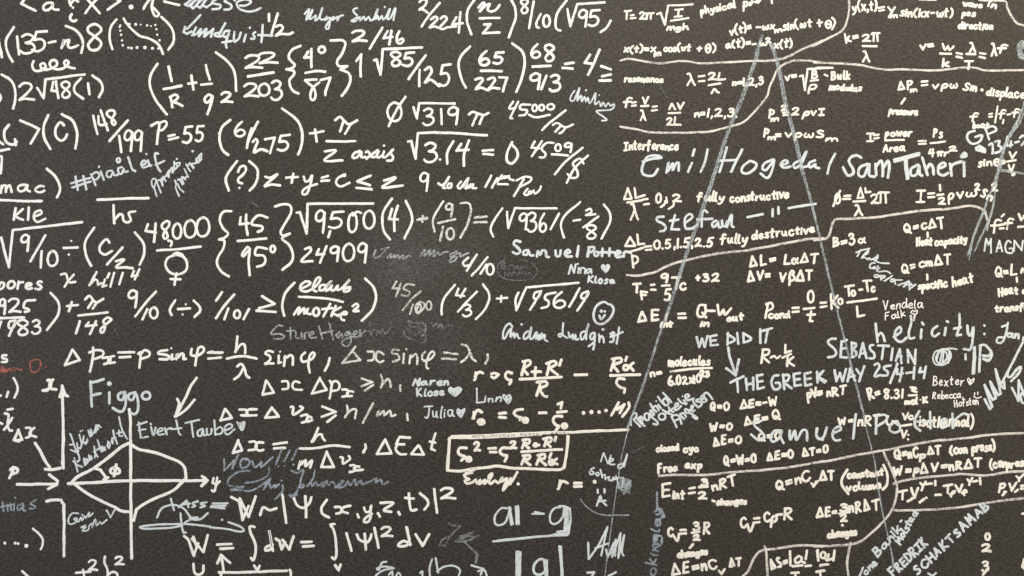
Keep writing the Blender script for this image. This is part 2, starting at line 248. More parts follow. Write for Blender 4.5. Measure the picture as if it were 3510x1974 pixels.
DATA = '''
@ 0 0 2.8983
! formula W 8.5 white formula row cut off by the top edge of the board
- 245,-10 212,38 355,108
~ 520,30 470,28 432,60 440,98 480,100 520,60 525,32 522,70 535,93 580,95
~ 690,-20 690,20 703,55
~ 712,25 740,-2 775,15
. 725,76 13
~ 712,140 695,170 705,200 735,212 757,202
- 860,-15 990,130
~ 965,-10 905,50 850,130
- 1130,-25 1195,8 1070,95
. 1302,70 25
~ 1490,-10 1450,40 1425,88
~ 1530,-20 1505,70 1530,150 1560,165 1578,140 1550,105 1510,65
- 1630,14 1780,48
! formula W 8.5 white formula beginning with one three five minus n
- -15,380 20,570
~ 138,270 75,365 60,430 80,530 125,615
- 168,362 190,540
3 205 340 345 530
5 320 310 465 510
- 485,425 550,412
~ 612,475 640,390 622,455 650,412 690,395 672,450 700,475 775,450
~ 655,258 750,300 810,370 825,440 808,525
8 875 240 1005 495
! sketch W 8 white dotted box with a falling curve between brackets
~ 1158,193 1100,270 1090,380 1115,490
~ 1605,168 1680,240 1722,320 1722,420 1672,495
~ 1230,185 1270,250 1380,350 1470,378 1550,420 1595,470 1620,535
. 1195,252 11 1188,268 11 1195,305 11 1203,345 12 1212,402 11 1220,450 12 1275,475 12 1305,478 14 1362,472 15 1440,472 17 1515,480 15 1575,482 13 1585,400 12 1562,345 11 1553,290 11 1543,248 11 1500,258 9 1462,252 12 1398,245 9 1348,242 15 1285,240 13
! formula W 8.5 white curly loops over two times root forty eight
~ 335,605 320,650 345,700 400,700 455,665 435,628 402,642 420,685 480,690 560,650 560,605 520,598 495,630 520,675 600,685 660,655 685,620 655,600 638,630 680,665 740,680
~ 15,740 110,800 150,900 150,1000 130,1080
~ -10,935 10,970 -8,1005
2 190 830 340 990
- 370,875 435,975 450,790 840,738
- 530,815 512,900 560,905
- 555,808 580,975
8 615 810 695 970
~ 805,778 745,850 745,915 825,980
- 872,825 888,935
~ 920,748 1000,810 1020,890 985,965
! formula W 9 white greater than sign and letter c in brackets
~ 88,1240 45,1300 42,1370 70,1420 130,1435 165,1408
- 148,1382 158,1440
- -10,1405 30,1432
- 200,1195 390,1280 305,1425
~ 480,1145 435,1260 440,1370 500,1480
~ 635,1245 600,1215 555,1270 555,1350 600,1395 640,1380 665,1335
~ 615,1135 720,1200 765,1310 765,1390 750,1475
! fraction W 8.5 white fraction one four eight over one nine nine
- 925,1150 968,1330
~ 978,1155 990,1240 1060,1232
- 1000,1095 1070,1295
~ 1142,1130 1130,1098 1080,1100 1060,1130 1085,1160 1130,1190 1150,1225 1130,1242 1110,1215 1118,1170 1142,1130
- 1270,1195 1090,1400
- 1185,1350 1205,1510
9 1240 1295 1315 1500
9 1340 1295 1412 1500
! formula W 8.5 white letter p equals fifty five
~ 1500,1250 1580,1215 1572,1320 1560,1430
~ 1575,1225 1640,1200 1658,1230 1620,1285 1570,1298
- 1675,1352 1735,1340
- 1680,1388 1770,1366
@ 600 0 2.8983
5 80 1255 172 1420
5 205 1250 285 1405
! formula W 8.5 white bracket with one over R plus one over nine squared
@ 0 0 2.8983
~ 1565,635 1500,740 1490,850 1540,980 1600,1065 1658,1135
- 1675,660 1688,730 1705,805
- 1625,885 1805,850
- 1692,960 1712,1065
~ 1685,965 1740,940 1770,965 1730,1005 1700,1010 1760,1025 1812,1052
@ 600 0 2.8983
- 160,750 180,890
- 130,832 210,820
- 260,840 365,830
- 305,645 322,720 345,790
~ 372,960 335,940 295,985 310,1020 345,1005 375,955 355,1040 320,1135
2 460 920 570 1015
~ 405,520 520,610 590,720 608,905
! fraction W 8.5 white fraction twenty two over two hundred and three
2 700 550 865 672
2 835 525 1020 625
- 725,758 980,720
2 690 832 830 960
0 830 830 938 950
3 955 800 1062 992
! fraction W 8.5 white fraction four degrees over eighty seven in curly braces
~ 1245,455 1160,495 1128,560 1155,610 1190,640 1165,675 1105,690 1105,690 1180,702 1180,740 1140,790 1142,850 1175,905 1225,930
- 1325,510 1287,572 1355,565
- 1355,485 1355,665
O 1425 462 1490 525
- 1295,725 1400,705 1490,712
- 1405,790 1292,795 1365,860
~ 1292,798 1375,870 1395,940 1385,985 1355,990 1345,940 1370,870 1435,820
- 1448,795 1545,770 1500,900 1495,945
~ 1545,402 1660,400 1692,440 1660,530 1612,605 1630,655 1712,658 1712,658 1645,690 1645,690 1722,725 1742,790 1710,880 1655,950
! signature C 8 grey chalk name in two lines above the quarter of the board's left half
@ 620 0 4.55
- 200,-30 65,70 115,95 260,-20
- 240,-20 150,95 190,135 330,-10
- 300,-10 240,90 300,125 410,-20
- 390,-10 330,80 400,115 480,60
~ 560,-20 480,40 540,60 620,80 600,130 490,145
~ 740,-25 680,20 760,60 795,100 770,140 680,150
. 840,5 22
~ 920,85 1000,85 1090,40 1080,5 1000,-15 900,20 870,60 920,140 1050,180 1160,165 1245,125
- 305,235 200,350 95,450
- 65,415 40,500 95,525 165,490
- 240,425 175,550 240,530 310,450 280,565
- 310,450 280,560 390,450 360,570 440,500
- 400,450 370,570 510,450 470,575
~ 620,510 545,520 530,555 590,570 640,560
- 690,360 620,500 590,560
~ 760,480 690,490 665,560 720,570 760,500 720,600 700,680 715,745
- 645,660 790,640
- 835,500 825,610 840,655
~ 840,650 900,610 935,510
- 1010,540 985,650
. 1078,433 20
~ 1160,500 1120,530 1150,570 1140,605 1095,600
- 1275,385 1270,520 1255,655
- 1205,545 1425,552
@ 600 0 2.8983
! formula W 8.5 white small one half beside the grey chalk name
- 932,140 932,208
- 1020,135 960,335
~ 1005,265 1040,248 1072,270 1050,310 1000,355 1050,335 1130,340 1168,322
! signature C 6.5 thin grey chalk name in joined script near the top edge
~ 1288,140 1335,90 1300,200 1368,95 1332,190 1380,165 1400,150 1392,205 1430,170 1465,75 1440,180 1485,190 1515,160 1490,200 1540,175 1525,285 1495,275 1530,215 1580,165 1560,205 1620,165 1612,208 1640,160 1672,152
@ 1200 0 2.8983
~ 70,80 30,95 50,135 75,165 15,212 60,208 95,165 100,208 135,165 150,205 185,165 200,205 235,185 275,85 245,195 275,155 282,200 315,155 325,195 360,165 398,85 372,190 402,180 452,80 432,200
. 345,70 11
! formula W 8 white formula row with two over two two four and n over z
~ 690,20 725,-8 762,5 740,55 680,98 715,88 772,125
- 890,30 780,160 710,260
~ 805,190 850,163 868,190 790,272 840,262 920,292 960,275 1050,265
~ 900,185 935,160 962,188 890,272
- 1055,170 1015,245 1120,230
- 1095,120 1080,325
~ 1240,-5 1170,100 1165,220 1205,340
~ 1275,75 1325,25 1335,42 1285,115 1340,60 1388,40 1362,95 1400,115 1450,95 1485,50
- 1285,182 1485,178
- 1330,245 1395,240 1320,330 1485,320
~ 1600,-5 1640,80 1640,190 1575,370
8 1702 -10 1765 130
@ 1800 0 2.8983
- 85,15 40,280
~ 155,140 112,220 115,270 135,275
0 178 150 245 265
~ 410,5 320,130 300,230 312,290 350,305
- 420,90 450,260 515,40 790,22
9 535 95 615 265
5 630 100 740 260
- 850,205 810,275 750,320
@ 1200 0 2.8983
! formula W 8.5 white two over forty six above the square root of eighty five
2 25 305 165 410
- 320,275 195,485
- 375,310 332,378 420,365
- 412,305 388,440
~ 490,310 465,360 468,415 500,432 530,405 520,382 490,395
! formula W 8.5 white root of eighty five over one two five
- 60,605 112,540 103,650 108,760
- 238,600 262,590 305,740 325,490 715,470
8 410 515 500 655
5 525 520 635 655
- 750,550 680,640 580,785
- 690,695 688,855
~ 745,695 790,665 812,710 740,825 790,792 840,815 882,855 900,845
5 885 640 998 852
! fraction W 8.5 white fraction sixty five over two two seven in brackets
~ 1190,465 1100,560 1080,660 1105,780 1150,870
6 1285 510 1380 650
5 1425 520 1525 635
- 1300,703 1505,708
~ 1245,790 1300,775 1318,800 1245,888 1300,870 1370,895 1400,870
~ 1370,790 1420,772 1440,800 1370,892 1410,872 1485,880
- 1480,770 1560,772 1520,905
~ 1610,430 1710,510 1735,620 1710,760 1650,910
! fraction W 8.5 white fraction sixty eight over nine one three equals four
@ 1800 0 2.8983
6 60 440 145 575
8 200 440 285 605
- 75,660 255,655
9 55 728 148 885
- 210,755 160,885
3 245 745 350 905
- 395,635 480,622
- 370,675 475,682
- 645,545 590,622 680,632
- 740,495 680,630 625,740
- 755,658 850,688
- 765,758 850,738
- 740,800 850,798
! formula W 8 white crossed zero, root of three one nine and pi
@ 1200 0 2.8983
O 370 1020 510 1205
- 550,960 450,1110 385,1255
- 440,1018 500,1040
- 630,1065 665,1175 685,1025 1040,1028
3 725 1080 830 1242
- 905,1085 912,1235
9 980 1060 1072 1235
~ 1180,1138 1220,1110 1280,1130 1330,1142 1375,1122
- 1265,1130 1215,1245
- 1320,1142 1285,1230
! signature C 5.5 pale blue chalk first name sloping down at the seam of the two prints
@ 1800 0 2.8983
~ 490,900 452,960 452,1000 485,995 540,870 515,1000 555,945 562,1010 590,955 605,1010 625,965 640,1030 670,985 700,925 692,1040 735,1005 750,1058 775,1015 800,1060 825,1020 850,1055 880,1030 882,1065 850,1093 710,1100 765,1150 812,1190 760,1198
. 605,898 11 735,945 8
! formula W 7.5 white forty five, underlined triple zero over n
@ 1200 0 2.8983
~ 1620,1010 1580,1080 1640,1075
- 1670,1010 1590,1170 1610,1175
~ 1790,1040 1700,1040 1690,1085 1760,1095 1740,1140 1680,1150
@ 1800 0 2.8983
0 72 1040 120 1105
0 140 1040 190 1098
0 218 1035 288 1090
~ 40,1140 110,1165 245,1140
- 405,1095 250,1215 170,1290
~ 275,1240 320,1220 370,1255 410,1265 475,1238
- 350,1250 300,1310
- 400,1265 370,1310 340,1325
! formula P 7 cream pendulum period formula with square root of I over mgh
- 990,112 1055,104
- 1012,110 1008,190
- 1050,150 1080,148
- 1050,182 1095,178
2 1140 125 1190 188
- 1195,136 1275,130
- 1215,135 1205,190
- 1250,133 1248,188
- 1310,140 1345,125 1388,245 1420,55 1665,46
- 1490,95 1565,90
- 1525,95 1520,160
- 1485,165 1555,158
- 1450,205 1620,178
> mgh 1410,300 1615,292 58
! formula P 7 cream formula x of t equals x m cosine
> x(t)=x 985,520 1290,515 70
> m 1285,560 1340,550 55
> cos(wt 1380,515 1640,500 72
! divider R 7 cream wavy line running from the seam to the top right corner
~ 950,600 1030,583 1200,610 1350,632 1550,605 1739,632
! note P 7 cream word resonance under the wavy line
> resonance 990,812 1365,812 62
! formula P 7 cream formula lambda equals two L over n
L 1610 732 1685 845
! formula P 7 cream formula f equals v over lambda equals n v over two L
f 980 970 1060 1065
- 1062,1020 1100,1016
- 1062,1052 1100,1048
- 1170,970 1190,1030 1225,965
- 1150,1055 1225,1050
L 1145 1095 1195 1195
- 1270,1060 1310,1055
- 1258,1098 1310,1092
~ 1430,1085 1455,1030 1460,1030 1490,1085
- 1515,1025 1540,1085 1575,1020
- 1425,1125 1540,1120
2 1410 1175 1465 1240
- 1490,1165 1482,1238 1545,1240
@ 2100 0 2.4153
! note P 7 cream heading for the pendulum formula
> physical 730,120 1015,60 62
~ 1085,90 1088,15
~ 1085,20 1115,15 1110,50 1080,55
~ 1130,30 1160,8 1140,45 1125,35 1165,15
~ 1180,20 1195,5 1225,-5 1200,25 1190,10
- 1315,-10 1318,28
= formula x of t
> +θ) 700,435 860,425 72
! formula P 7 cream velocity formula beginning v of t
> v(t)= 975,285 1155,250 68
> -ωx 1190,245 1340,240 55
> m 1345,275 1395,262 45
> sin(ωt 1410,250 1645,215 72
- 1695,190 1725,185
- 1708,165 1712,218
! formula P 7 cream acceleration formula beginning a of t
> a(t)= 940,400 1140,375 66
> -ω 1160,385 1275,375 48
2 1270,315 1305,350
> x(t) 1340,395 1490,385 70
= wavy line running
~ 720,525 950,515 1150,505 1270,505 1400,485 1480,455 1560,410 1660,370 1739,335
! divider R 7 cream wavy line dropping in a long curve under the velocity formulas
~ 65,1050 200,1070 300,1093 480,1098 650,1097 800,1090 900,1065 1000,1040 1080,1010 1150,950 1220,870 1280,790 1300,720 1330,650 1360,575 1410,535 1460,515 1500,500 1600,500 1739,515
= formula lambda equals two L
- 710,632 760,625
- 715,672 760,668
2 795 605 855 660
- 885,605 872,662 930,655
- 795,705 890,690
~ 820,770 835,740 845,735 865,760 878,765
> n=1,2,3 995,705 1250,705 62
= formula f equals v over lambda
> n=1,2,3. 680,965 1030,965 65
! note P 7 cream word interference
> Interference 95,1240 540,1240 78

! formula P 7 cream velocity formula with root of B over rho and the word modulus
> v= 1435,670 1525,655 65
- 1550,632 1575,625 1592,745 1612,570 1820,560
B 1650 585 1690 648
- 1640,670 1700,662
ρ 1620 700 1690 770
@ 2790 0 2.4153
~ 0,568 40,560 100,560
~ 88,618 112,630
> Bulk 145,660 295,650 65
> modulus 130,742 390,755 55
@ 2100 0 2.4153
! formula P 7 cream squared pressure amplitude formula
- 1308,905 1295,975
~ 1300,910 1335,915 1330,940 1300,948
> m 1310,1005 1375,1000 40
2 1400 875 1440 915
- 1410,935 1450,930
- 1415,955 1450,950
> 2ρvI 1485,955 1760,955 62
! formula P 7 cream pressure amplitude formula v rho omega s
- 1265,1065 1255,1130
~ 1262,1070 1290,1075 1285,1098 1260,1105
> m 1285,1155 1340,1155 40
- 1350,1112 1390,1110
- 1352,1130 1388,1128
> vρωS 1430,1135 1750,1140 62
> m 1765,1165 1850,1165 40

@ 2790 0 2.4153
@ 2790 0 2.4153
! formula P 7 cream wave formula y of x and t with sine
> y(x,t) 320,90 525,75 80
= velocity formula beginning
- 30,190 65,185
- 45,170 48,215
θ 95 170 140 230
~ 150,145 175,180 150,240
= wave formula y
- 535,65 580,58
- 540,88 580,82
- 615,60 650,100
- 670,60 620,140
> m 635,148 690,145 42
> sin(kx-ωt) 715,135 1150,135 72
! note P 7 cream note about the positive direction of the wave
> wave 1235,45 1385,65 45
> in 1440,50 1505,70 55
> pos 1225,130 1330,135 50
> direction 1195,235 1475,245 60
! formula P 7 cream formula k equals two pi over lambda
> k= 270,355 375,330 75
2 405 290 465 340
π 480 275 545 340
- 400,380 520,382
L 405 425 460 510
! formula P 7.5 cream formula v equals omega over k equals lambda f
> v= 885,415 1000,400 70
~ 1065,365 1085,415 1110,380 1120,415 1155,385
- 1045,445 1135,445
k 1065 490 1115 550
- 1180,440 1225,450
- 1180,470 1225,480
L 1290 355 1335 430
- 1262,448 1335,450
T 1250 505 1315 570
- 1375,440 1420,445
- 1370,470 1415,480
L 1470 360 1510 460
f 1520 370 1600 440
= wavy line running
~ -10,385 120,315 235,250 275,160 290,80 290,-20
= wavy line dropping
~ 0,515 200,525 400,540 560,573 800,575 1000,582 1250,558 1340,560 1420,582 1739,582 1900,590
! divider R 7 cream frame line round the top right corner
~ 1370,0 1480,5 1585,10 1600,60 1640,140 1690,195 1760,212 1900,230
! divider R 7 cream short line at the top edge beside the wave formula
- 870,-5 1010,0
! formula P 7 cream formula delta p equals v rho omega s and displacement
> ΔP 700,745 820,730 75
> m 800,760 850,755 38
- 890,675 940,670
- 892,705 940,700
> vρω 985,735 1195,730 65
> Sm 1235,740 1335,760 65
. 1390,745 14
> displace 1430,790 1739,810 70
> ment 1745,812 1900,825 60
! note P 7 cream word pressure under a short tick
- 752,815 722,858
> pressure 620,945 855,950 55
! formula P 7 cream intensity formula power over area
I 440 1105 495 1170
- 495,1120 535,1115
- 500,1148 535,1142
> power 590,1125 810,1130 60
- 590,1162 745,1158
> Area 575,1250 745,1248 60
! fraction P 7 cream fraction P s over four pi r squared
- 865,1168 925,1165
- 868,1192 925,1190
> Ps 990,1135 1060,1140 75
- 965,1185 1085,1170
> 4πr 950,1295 1110,1295 60
2 1125 1215 1180 1250
! formula P 6.5 cream beat frequency formula with bars
f 1295 935 1360 1005
> beat 1320,1060 1440,1060 48
- 1450,945 1475,940
- 1450,968 1475,965
- 1520,880 1500,1015
f 1530 910 1585 980
- 1570,990 1565,1020
- 1600,950 1625,945
f 1640 900 1700 970
! signature C 8 pale chalk initials and a date beside the slanted double line
~ 1330,1085 1280,1100 1268,1150 1310,1190 1370,1170 1390,1120 1335,1135
- 1420,1070 1450,1155
~ 1415,1065 1480,1045 1510,1075 1440,1110
- 1340,1225 1370,1205 1415,1235 1415,1260 1345,1240 1400,1245 1370,1220
~ 1450,1200 1475,1185 1480,1240 1475,1270
~ 1500,1175 1540,1165 1525,1205 1550,1215 1540,1250 1500,1265
- 1605,1130 1570,1240
- 1600,1165 1590,1205 1640,1200
- 1630,1170 1625,1215
- 1665,1180 1695,1172
~ 1705,1140 1739,1120 1750,1160 1720,1200


! formula P 7 cream formula sine theta equals v over v s
> sin 1365,1380 1465,1372 65
θ 1490 1315 1535 1370
- 1550,1335 1575,1330
- 1550,1355 1575,1350
- 1620,1260 1640,1310 1675,1260
- 1590,1340 1670,1325
- 1610,1365 1630,1425 1655,1365
> s 1640,1449 1660,1449 30
! sketch S 7 grey chalk scribbled knot at the right edge near the top
~ 1720,340 1690,370 1685,430 1700,470 1739,490
~ 1739,350 1705,385 1700,430 1720,470 1760,480 1790,430 1770,360 1730,345
~ 1739,370 1720,400 1720,440 1745,460 1770,430 1750,390 1739,400
@ 0 440 2.4153
! fraction W 8.5 white fraction with the letters mac above kle, cut by the left edge
- -10,188 75,172
~ -20,240 15,232 5,370
> mac 5,535 365,525 100
- -20,590 170,602 345,602
- 130,660 115,755
~ 190,668 135,715 120,715 150,740 190,755
- 240,655 232,755
~ 285,730 345,705 335,680 290,695 280,740 310,775 375,748
~ 390,335 450,390 490,460 495,520 470,570
! note C 7.5 pale chalk hashtag followed by joined small letters
- 625,400 645,510
- 690,395 715,505
- 590,455 745,410
- 600,490 750,440
- 755,380 790,470
~ 755,385 800,360 825,385 800,420 770,425
- 835,355 860,425
. 820,318 10
~ 925,350 890,355 885,395 915,405 935,360 945,390 975,385
~ 1010,320 980,330 985,375 1010,375 1025,330 1030,360 1060,355
O 965 245 995 280
- 1060,240 1095,340 1120,355
~ 1175,310 1210,285 1195,265 1170,290 1185,325 1230,310
- 1225,265 1240,310 1255,305
. 1212,212 9
~ 1310,210 1285,205 1285,250 1310,330 1330,355
- 1290,300 1360,270
! signature C 5.5 pale chalk name slanting up in two scrawled lines beside the hashtag
@ 500 500 4.309
~ 160,745 130,640 90,580 85,510 120,480 150,500 140,560 120,620
- 150,500 190,600 225,690
- 180,510 215,500 250,590
- 235,470 250,590
- 255,450 295,520
- 250,500 310,420 340,460
- 300,430 345,360 340,450
- 350,380 385,320 400,390 380,390
- 420,230 420,350 400,380
- 400,320 440,340 470,300 440,260 505,245 500,285 450,320
. 458,193 17
- 430,505 445,560 440,620 490,740
- 470,560 500,630 555,680
- 470,500 500,490 540,570
- 530,460 560,560
- 500,510 550,460 590,500
- 570,340 600,410 630,465
- 560,480 610,460
- 595,270 630,340 660,380
- 620,290 650,250 700,335
- 660,260 710,320
- 690,260 740,255 745,180 770,250
- 750,190 790,150 790,230
- 780,150 820,110 820,200 770,250
. 692,78 20
@ 0 440 2.4153
! formula W 8.5 white bar over the letters hr
~ 808,590 1000,582 1230,577
- 940,635 945,785
~ 945,760 990,710 1015,720 1020,760 1050,780 1085,760 1065,700 1120,688
! formula W 8.5 white root of nine tenths divided by c over two
- 10,905 72,1150 108,840 430,805 680,777
9 178 880 240 1015
- 375,885 250,1100
- 345,1015 338,1150
0 395 1015 475 1140
- 528,990 642,986
. 590,932 9 570,1045 10
~ 780,820 715,920 700,980 720,1070 755,1138
~ 905,945 880,915 830,970 830,1020 870,1045 925,1015
- 1015,985 885,1128
~ 960,1100 1030,1085 960,1150 1040,1150 1100,1158
~ 1115,862 1180,940 1195,1000 1185,1060 1155,1128
! formula W 8.5 white forty eight thousand over the female sign
- 1225,795 1205,850 1290,862
- 1290,790 1275,938
~ 1400,785 1385,765 1345,790 1340,820 1375,855 1390,900 1365,915 1352,890 1365,850 1400,800 1400,775
~ 1395,930 1420,935 1420,955 1412,972
0 1432 790 1502 912
0 1528 760 1622 905
0 1628 738 1732 895
- 1300,1010 1480,998 1660,978
O 1370 1045 1550 1210
~ 1420,1060 1460,1030 1510,1045
- 1460,1200 1445,1295
- 1412,1248 1495,1250
! letter W 8 white curly letter x left of the word hill
~ 505,1212 545,1205 570,1270 625,1270
- 610,1210 560,1270 535,1310
! note W 8 white word hill to the fourth
- 800,1190 740,1300
~ 745,1290 790,1250 810,1265 810,1295 840,1280
~ 905,1200 890,1235
- 870,1250 850,1310 880,1300
- 945,1195 915,1310
- 1015,1195 990,1290
- 1110,1180 1090,1225 1140,1215
- 1155,1165 1115,1250
@ 720 440 2.4153
! formula W 8.5 white six over two seven five plus n over z axis
~ 75,40 80,110 105,180 150,220
@ 600 0 2.8983
~ 550,1190 470,1260 440,1350 440,1400
6 595 1210 690 1355
~ 1065,1080 1200,1180 1255,1290 1262,1390
- 825,1210 760,1330 720,1420
- 1390,1285 1408,1405
- 1340,1325 1475,1305
@ 1200 0 2.8983
@ 720 440 2.4153
~ 755,0 765,80 750,160 730,215
- 345,0 320,70 305,160
~ 355,110 380,85 395,110 360,200 420,175 475,190
- 455,90 535,75 495,205
5 560 55 660 185
~ 965,105 1080,108 1200,105
~ 950,190 1045,185 945,265 1095,265
@ 600 0 2.8983
~ 1590,1195 1640,1160 1680,1200 1730,1235 1810,1195
- 1670,1215 1640,1305
- 1740,1240 1690,1330
@ 720 440 2.4153
! note W 8.5 white word axis beside the letter z
~ 1240,185 1195,205 1180,240 1215,240 1255,190 1250,235 1285,235
~ 1290,195 1310,190 1335,235 1365,235
~ 1385,180 1340,215 1295,250
~ 1395,190 1380,225 1395,242 1430,220
~ 1440,190 1428,232 1450,240 1515,178
~ 1512,178 1490,205 1515,235 1500,268 1465,268
. 1440,143 10
! formula W 8.5 white question mark in brackets before z plus y equals c
~ 225,270 150,370 130,430 155,515
~ 232,360 250,320 285,310 300,340 275,380 235,415 235,445 265,455
. 243,493 10
~ 325,270 385,330 395,390 375,460 330,515
~ 460,400 500,410 560,380 450,480 510,465 580,470
- 630,410 725,402
- 690,375 675,450
~ 775,400 790,440 820,430 845,390
~ 845,395 830,470 800,540 765,545 770,510 820,480 885,460
- 925,410 975,395
- 920,435 985,430
~ 1110,395 1120,380 1060,410 1045,450 1080,480 1155,450
- 1330,390 1220,440 1325,470
- 1212,492 1340,505
~ 1440,430 1535,410 1425,485 1500,485 1595,475
! formula W 8.5 white root of three point one four equals zero
@ 720 440 2.4153
- 1640,110 1665,105 1700,250 1720,40
@ 1440 440 2.4153
- -20,40 170,35 553,57
3 35 118 140 280
. 165,258 11
- 275,110 225,200 225,290
- 340,130 300,185 400,175
- 405,98 365,210 362,310
- 520,185 605,180
- 525,212 605,218
~ 760,115 720,200 720,270 760,290 805,240 800,180 755,130
! formula W 7.5 white four five zero nine, underlined, over a dollar sign
- 950,110 920,160 985,165
- 1010,105 925,230
~ 1105,120 1050,120 1005,165 1040,210 1025,240 990,240
0 1118 130 1165 190
9 1200 120 1255 195
- 1090,215 1225,222
- 1345,160 1220,260 1115,380
~ 1355,290 1320,250 1265,290 1300,350 1300,400 1250,410 1220,380
- 1390,225 1280,330 1212,450
! note W 7.5 white phrase beginning nine to the in joined script
9 5 365 65 520
~ 150,455 185,470 225,430 240,400
- 235,405 190,490 210,495
~ 240,455 225,490 255,490 260,455 240,460
~ 340,440 310,480 330,500 400,410 360,495 390,440 375,500 420,460 400,495 440,460 430,495 465,495
- 590,390 540,485
- 640,410 595,490
~ 640,440 680,385 670,420 710,390 700,415 740,390 735,415 775,430
- 645,460 725,462
~ 800,430 870,400 920,410 910,440 830,485
- 860,420 775,560
~ 890,500 860,540 890,550 910,510 910,545 940,510 950,540 990,510 1000,480
@ 720 440 2.4153
! fraction W 8.5 white fraction forty five over ninety five degrees in curly braces
~ 175,685 110,690 80,760 110,830 150,870 120,905 75,918 75,918 118,930 110,990 65,1070 60,1130 100,1190 155,1225
- 255,735 245,795 320,785
- 300,715 300,800 310,880
~ 475,740 400,720 345,790 430,810 430,840 395,855
- 230,935 465,910
~ 330,1000 310,980 265,1040 275,1060 325,1010 320,1100 328,1215
~ 470,995 390,985 375,1045 440,1050 460,1090 440,1130 390,1145
O 500 970 538 1025
~ 540,645 610,625 665,640 670,700 620,790 585,855 600,885 660,870 660,870 595,910 650,960 685,1040 670,1110 600,1170
! formula W 8.5 white root of nine thousand five hundred times four
- 718,700 745,695 800,870 808,625 1350,622
9 878 680 950 862
- 995,850 980,900
5 985 690 1105 825
0 1145 700 1215 860
~ 1180,720 1220,690 1250,700
0 1270 680 1362 830
~ 1505,580 1440,680 1425,750 1440,850 1490,920
- 1505,665 1480,750 1555,755
- 1555,640 1525,740 1525,850
~ 1620,600 1665,700 1670,780 1610,910
! formula V 7.5 worn speckled plus nine tenths in brackets equals sign
- 1715,755 1790,750
@ 1440 440 2.4153
- -10,750 60,742
- 22,725 20,775
~ 190,605 120,720 105,780 120,855
9 215 620 268 730
- 150,785 290,750
- 190,815 165,930
0 218 825 282 920
~ 335,620 400,620 420,670 390,800 335,905
- 450,738 550,728
- 445,778 552,775
! formula W 7.5 white root of nine three six one times minus two eighths
~ 680,660 600,780 585,840 605,895
- 720,690 730,825 785,660 1130,662
9 825 700 885 835
3 890 695 965 855
6 990 705 1042 855
- 1150,705 1080,835
~ 1325,610 1200,720 1165,800 1190,905
- 1270,765 1325,755
~ 1375,680 1410,665 1420,695 1370,720 1450,710
- 1475,730 1350,820
8 1380 800 1455 912
~ 1520,630 1570,700 1570,780 1500,910
@ 720 440 2.4153
! formula W 8.5 white number two four nine oh nine
~ 785,1000 830,985 830,1020 755,1100 850,1098
- 900,1000 880,1045 945,1040
- 965,975 910,1110
9 1000 975 1065 1100
0 1100 955 1195 1100
9 1228 948 1295 1110
! signature G 6 worn grey chalk name in illegible script at the dusty patch
~ 1370,1010 1355,1060 1390,1070 1460,1000 1475,985
- 1415,1000 1480,985
~ 1465,1075 1500,1035 1495,1075 1530,1045 1525,1075 1560,1045 1560,1080 1600,1050 1600,1085 1640,1055 1665,1060
@ 1440 440 2.4153
~ 0,1060 40,1000 35,1060 80,1000 75,1055 120,1005 110,1060 150,1020 160,1050 190,1030 230,1020
~ 300,1020 250,1040 260,1070 300,1060 290,1090 240,1105 280,1050 330,1030 330,1060 400,1030
! formula W 7.5 white four tenths under the worn script
~ 400,1070 355,1110 370,1140 410,1130
- 470,1045 420,1120 385,1180
- 560,1065 490,1150 425,1220
- 550,1125 500,1205
0 550 1120 608 1212
! signature D 3 faint thin scratched name inside a scratched oval
~ 690,1105 665,1115 690,1165
~ 670,1110 700,1105 690,1135 720,1150 690,1165
~ 740,1170 740,1140 770,1130
~ 780,1140 785,1165 810,1135 810,1165
~ 840,1140 815,1165 845,1160 845,1140 855,1160
~ 860,1160 865,1130 885,1155 880,1120
- 700,1225 705,1190 725,1220 745,1185 755,1220
- 760,1220 775,1185 800,1215
- 820,1220 820,1190 850,1215 850,1185
- 860,1190 880,1188 870,1225
- 890,1220 905,1190 925,1220
~ 700,1080 650,1120 640,1180 690,1240 800,1258 920,1250 970,1190 950,1140 880,1095 820,1088
! signature C 9 pale chalk first name and surname in round print at the seam
~ 830,940 790,930 775,960 810,990 830,1020 800,1040 770,1025
~ 895,1010 860,1015 855,1045 885,1045 900,1015 910,1050 935,1052
~ 965,1060 975,1015 995,1050 1010,1010 1040,1020 1045,1060 1065,1065
~ 1120,1010 1125,1055 1155,1055 1165,1010
~ 1200,1040 1245,1025 1225,1005 1200,1030 1215,1060 1255,1060
- 1310,975 1300,1060
- 1400,985 1385,1060
~ 1395,985 1440,985 1430,1015 1395,1030
O 1440 1020 1475 1055
- 1510,995 1505,1055
- 1490,1025 1545,1025
- 1570,995 1565,1055
- 1550,1028 1605,1025
~ 1620,1045 1660,1030 1640,1015 1615,1040 1630,1065 1665,1060
~ 1685,1060 1690,1025 1720,1020 1745,1030
! signature C 6.5 pale chalk first name and surname with a filled heart
- 1230,1205 1250,1130 1275,1195 1290,1125
- 1315,1155 1310,1195
. 1305,1122 9
~ 1330,1195 1335,1155 1365,1160 1365,1200
~ 1410,1165 1380,1170 1385,1200 1410,1180 1415,1165 1420,1200
> Klose 1390,1278 1600,1285 58
+ heart
- 1535,1155 1535,1185
~ 1535,1190 1505,1150 1515,1130 1535,1145 1555,1128 1565,1150 1535,1190 1515,1145 1540,1180 1555,1140 1530,1150 1545,1170
! fraction W 8.5 white fraction nine two five over one five eight three at the left edge
@ 0 440 2.4153
> pores -15,1335 335,1325 105
@ 0 0 1
! sketch S 4 grey chalk tall narrow triangle with its peak near the top edge
- 2613,118 2598,170 2585,216 2540,345 2497,449 2455,577 2400,740 2348,887 2278,1100 2210,1310 2153,1472 2119,1635 2071,1990
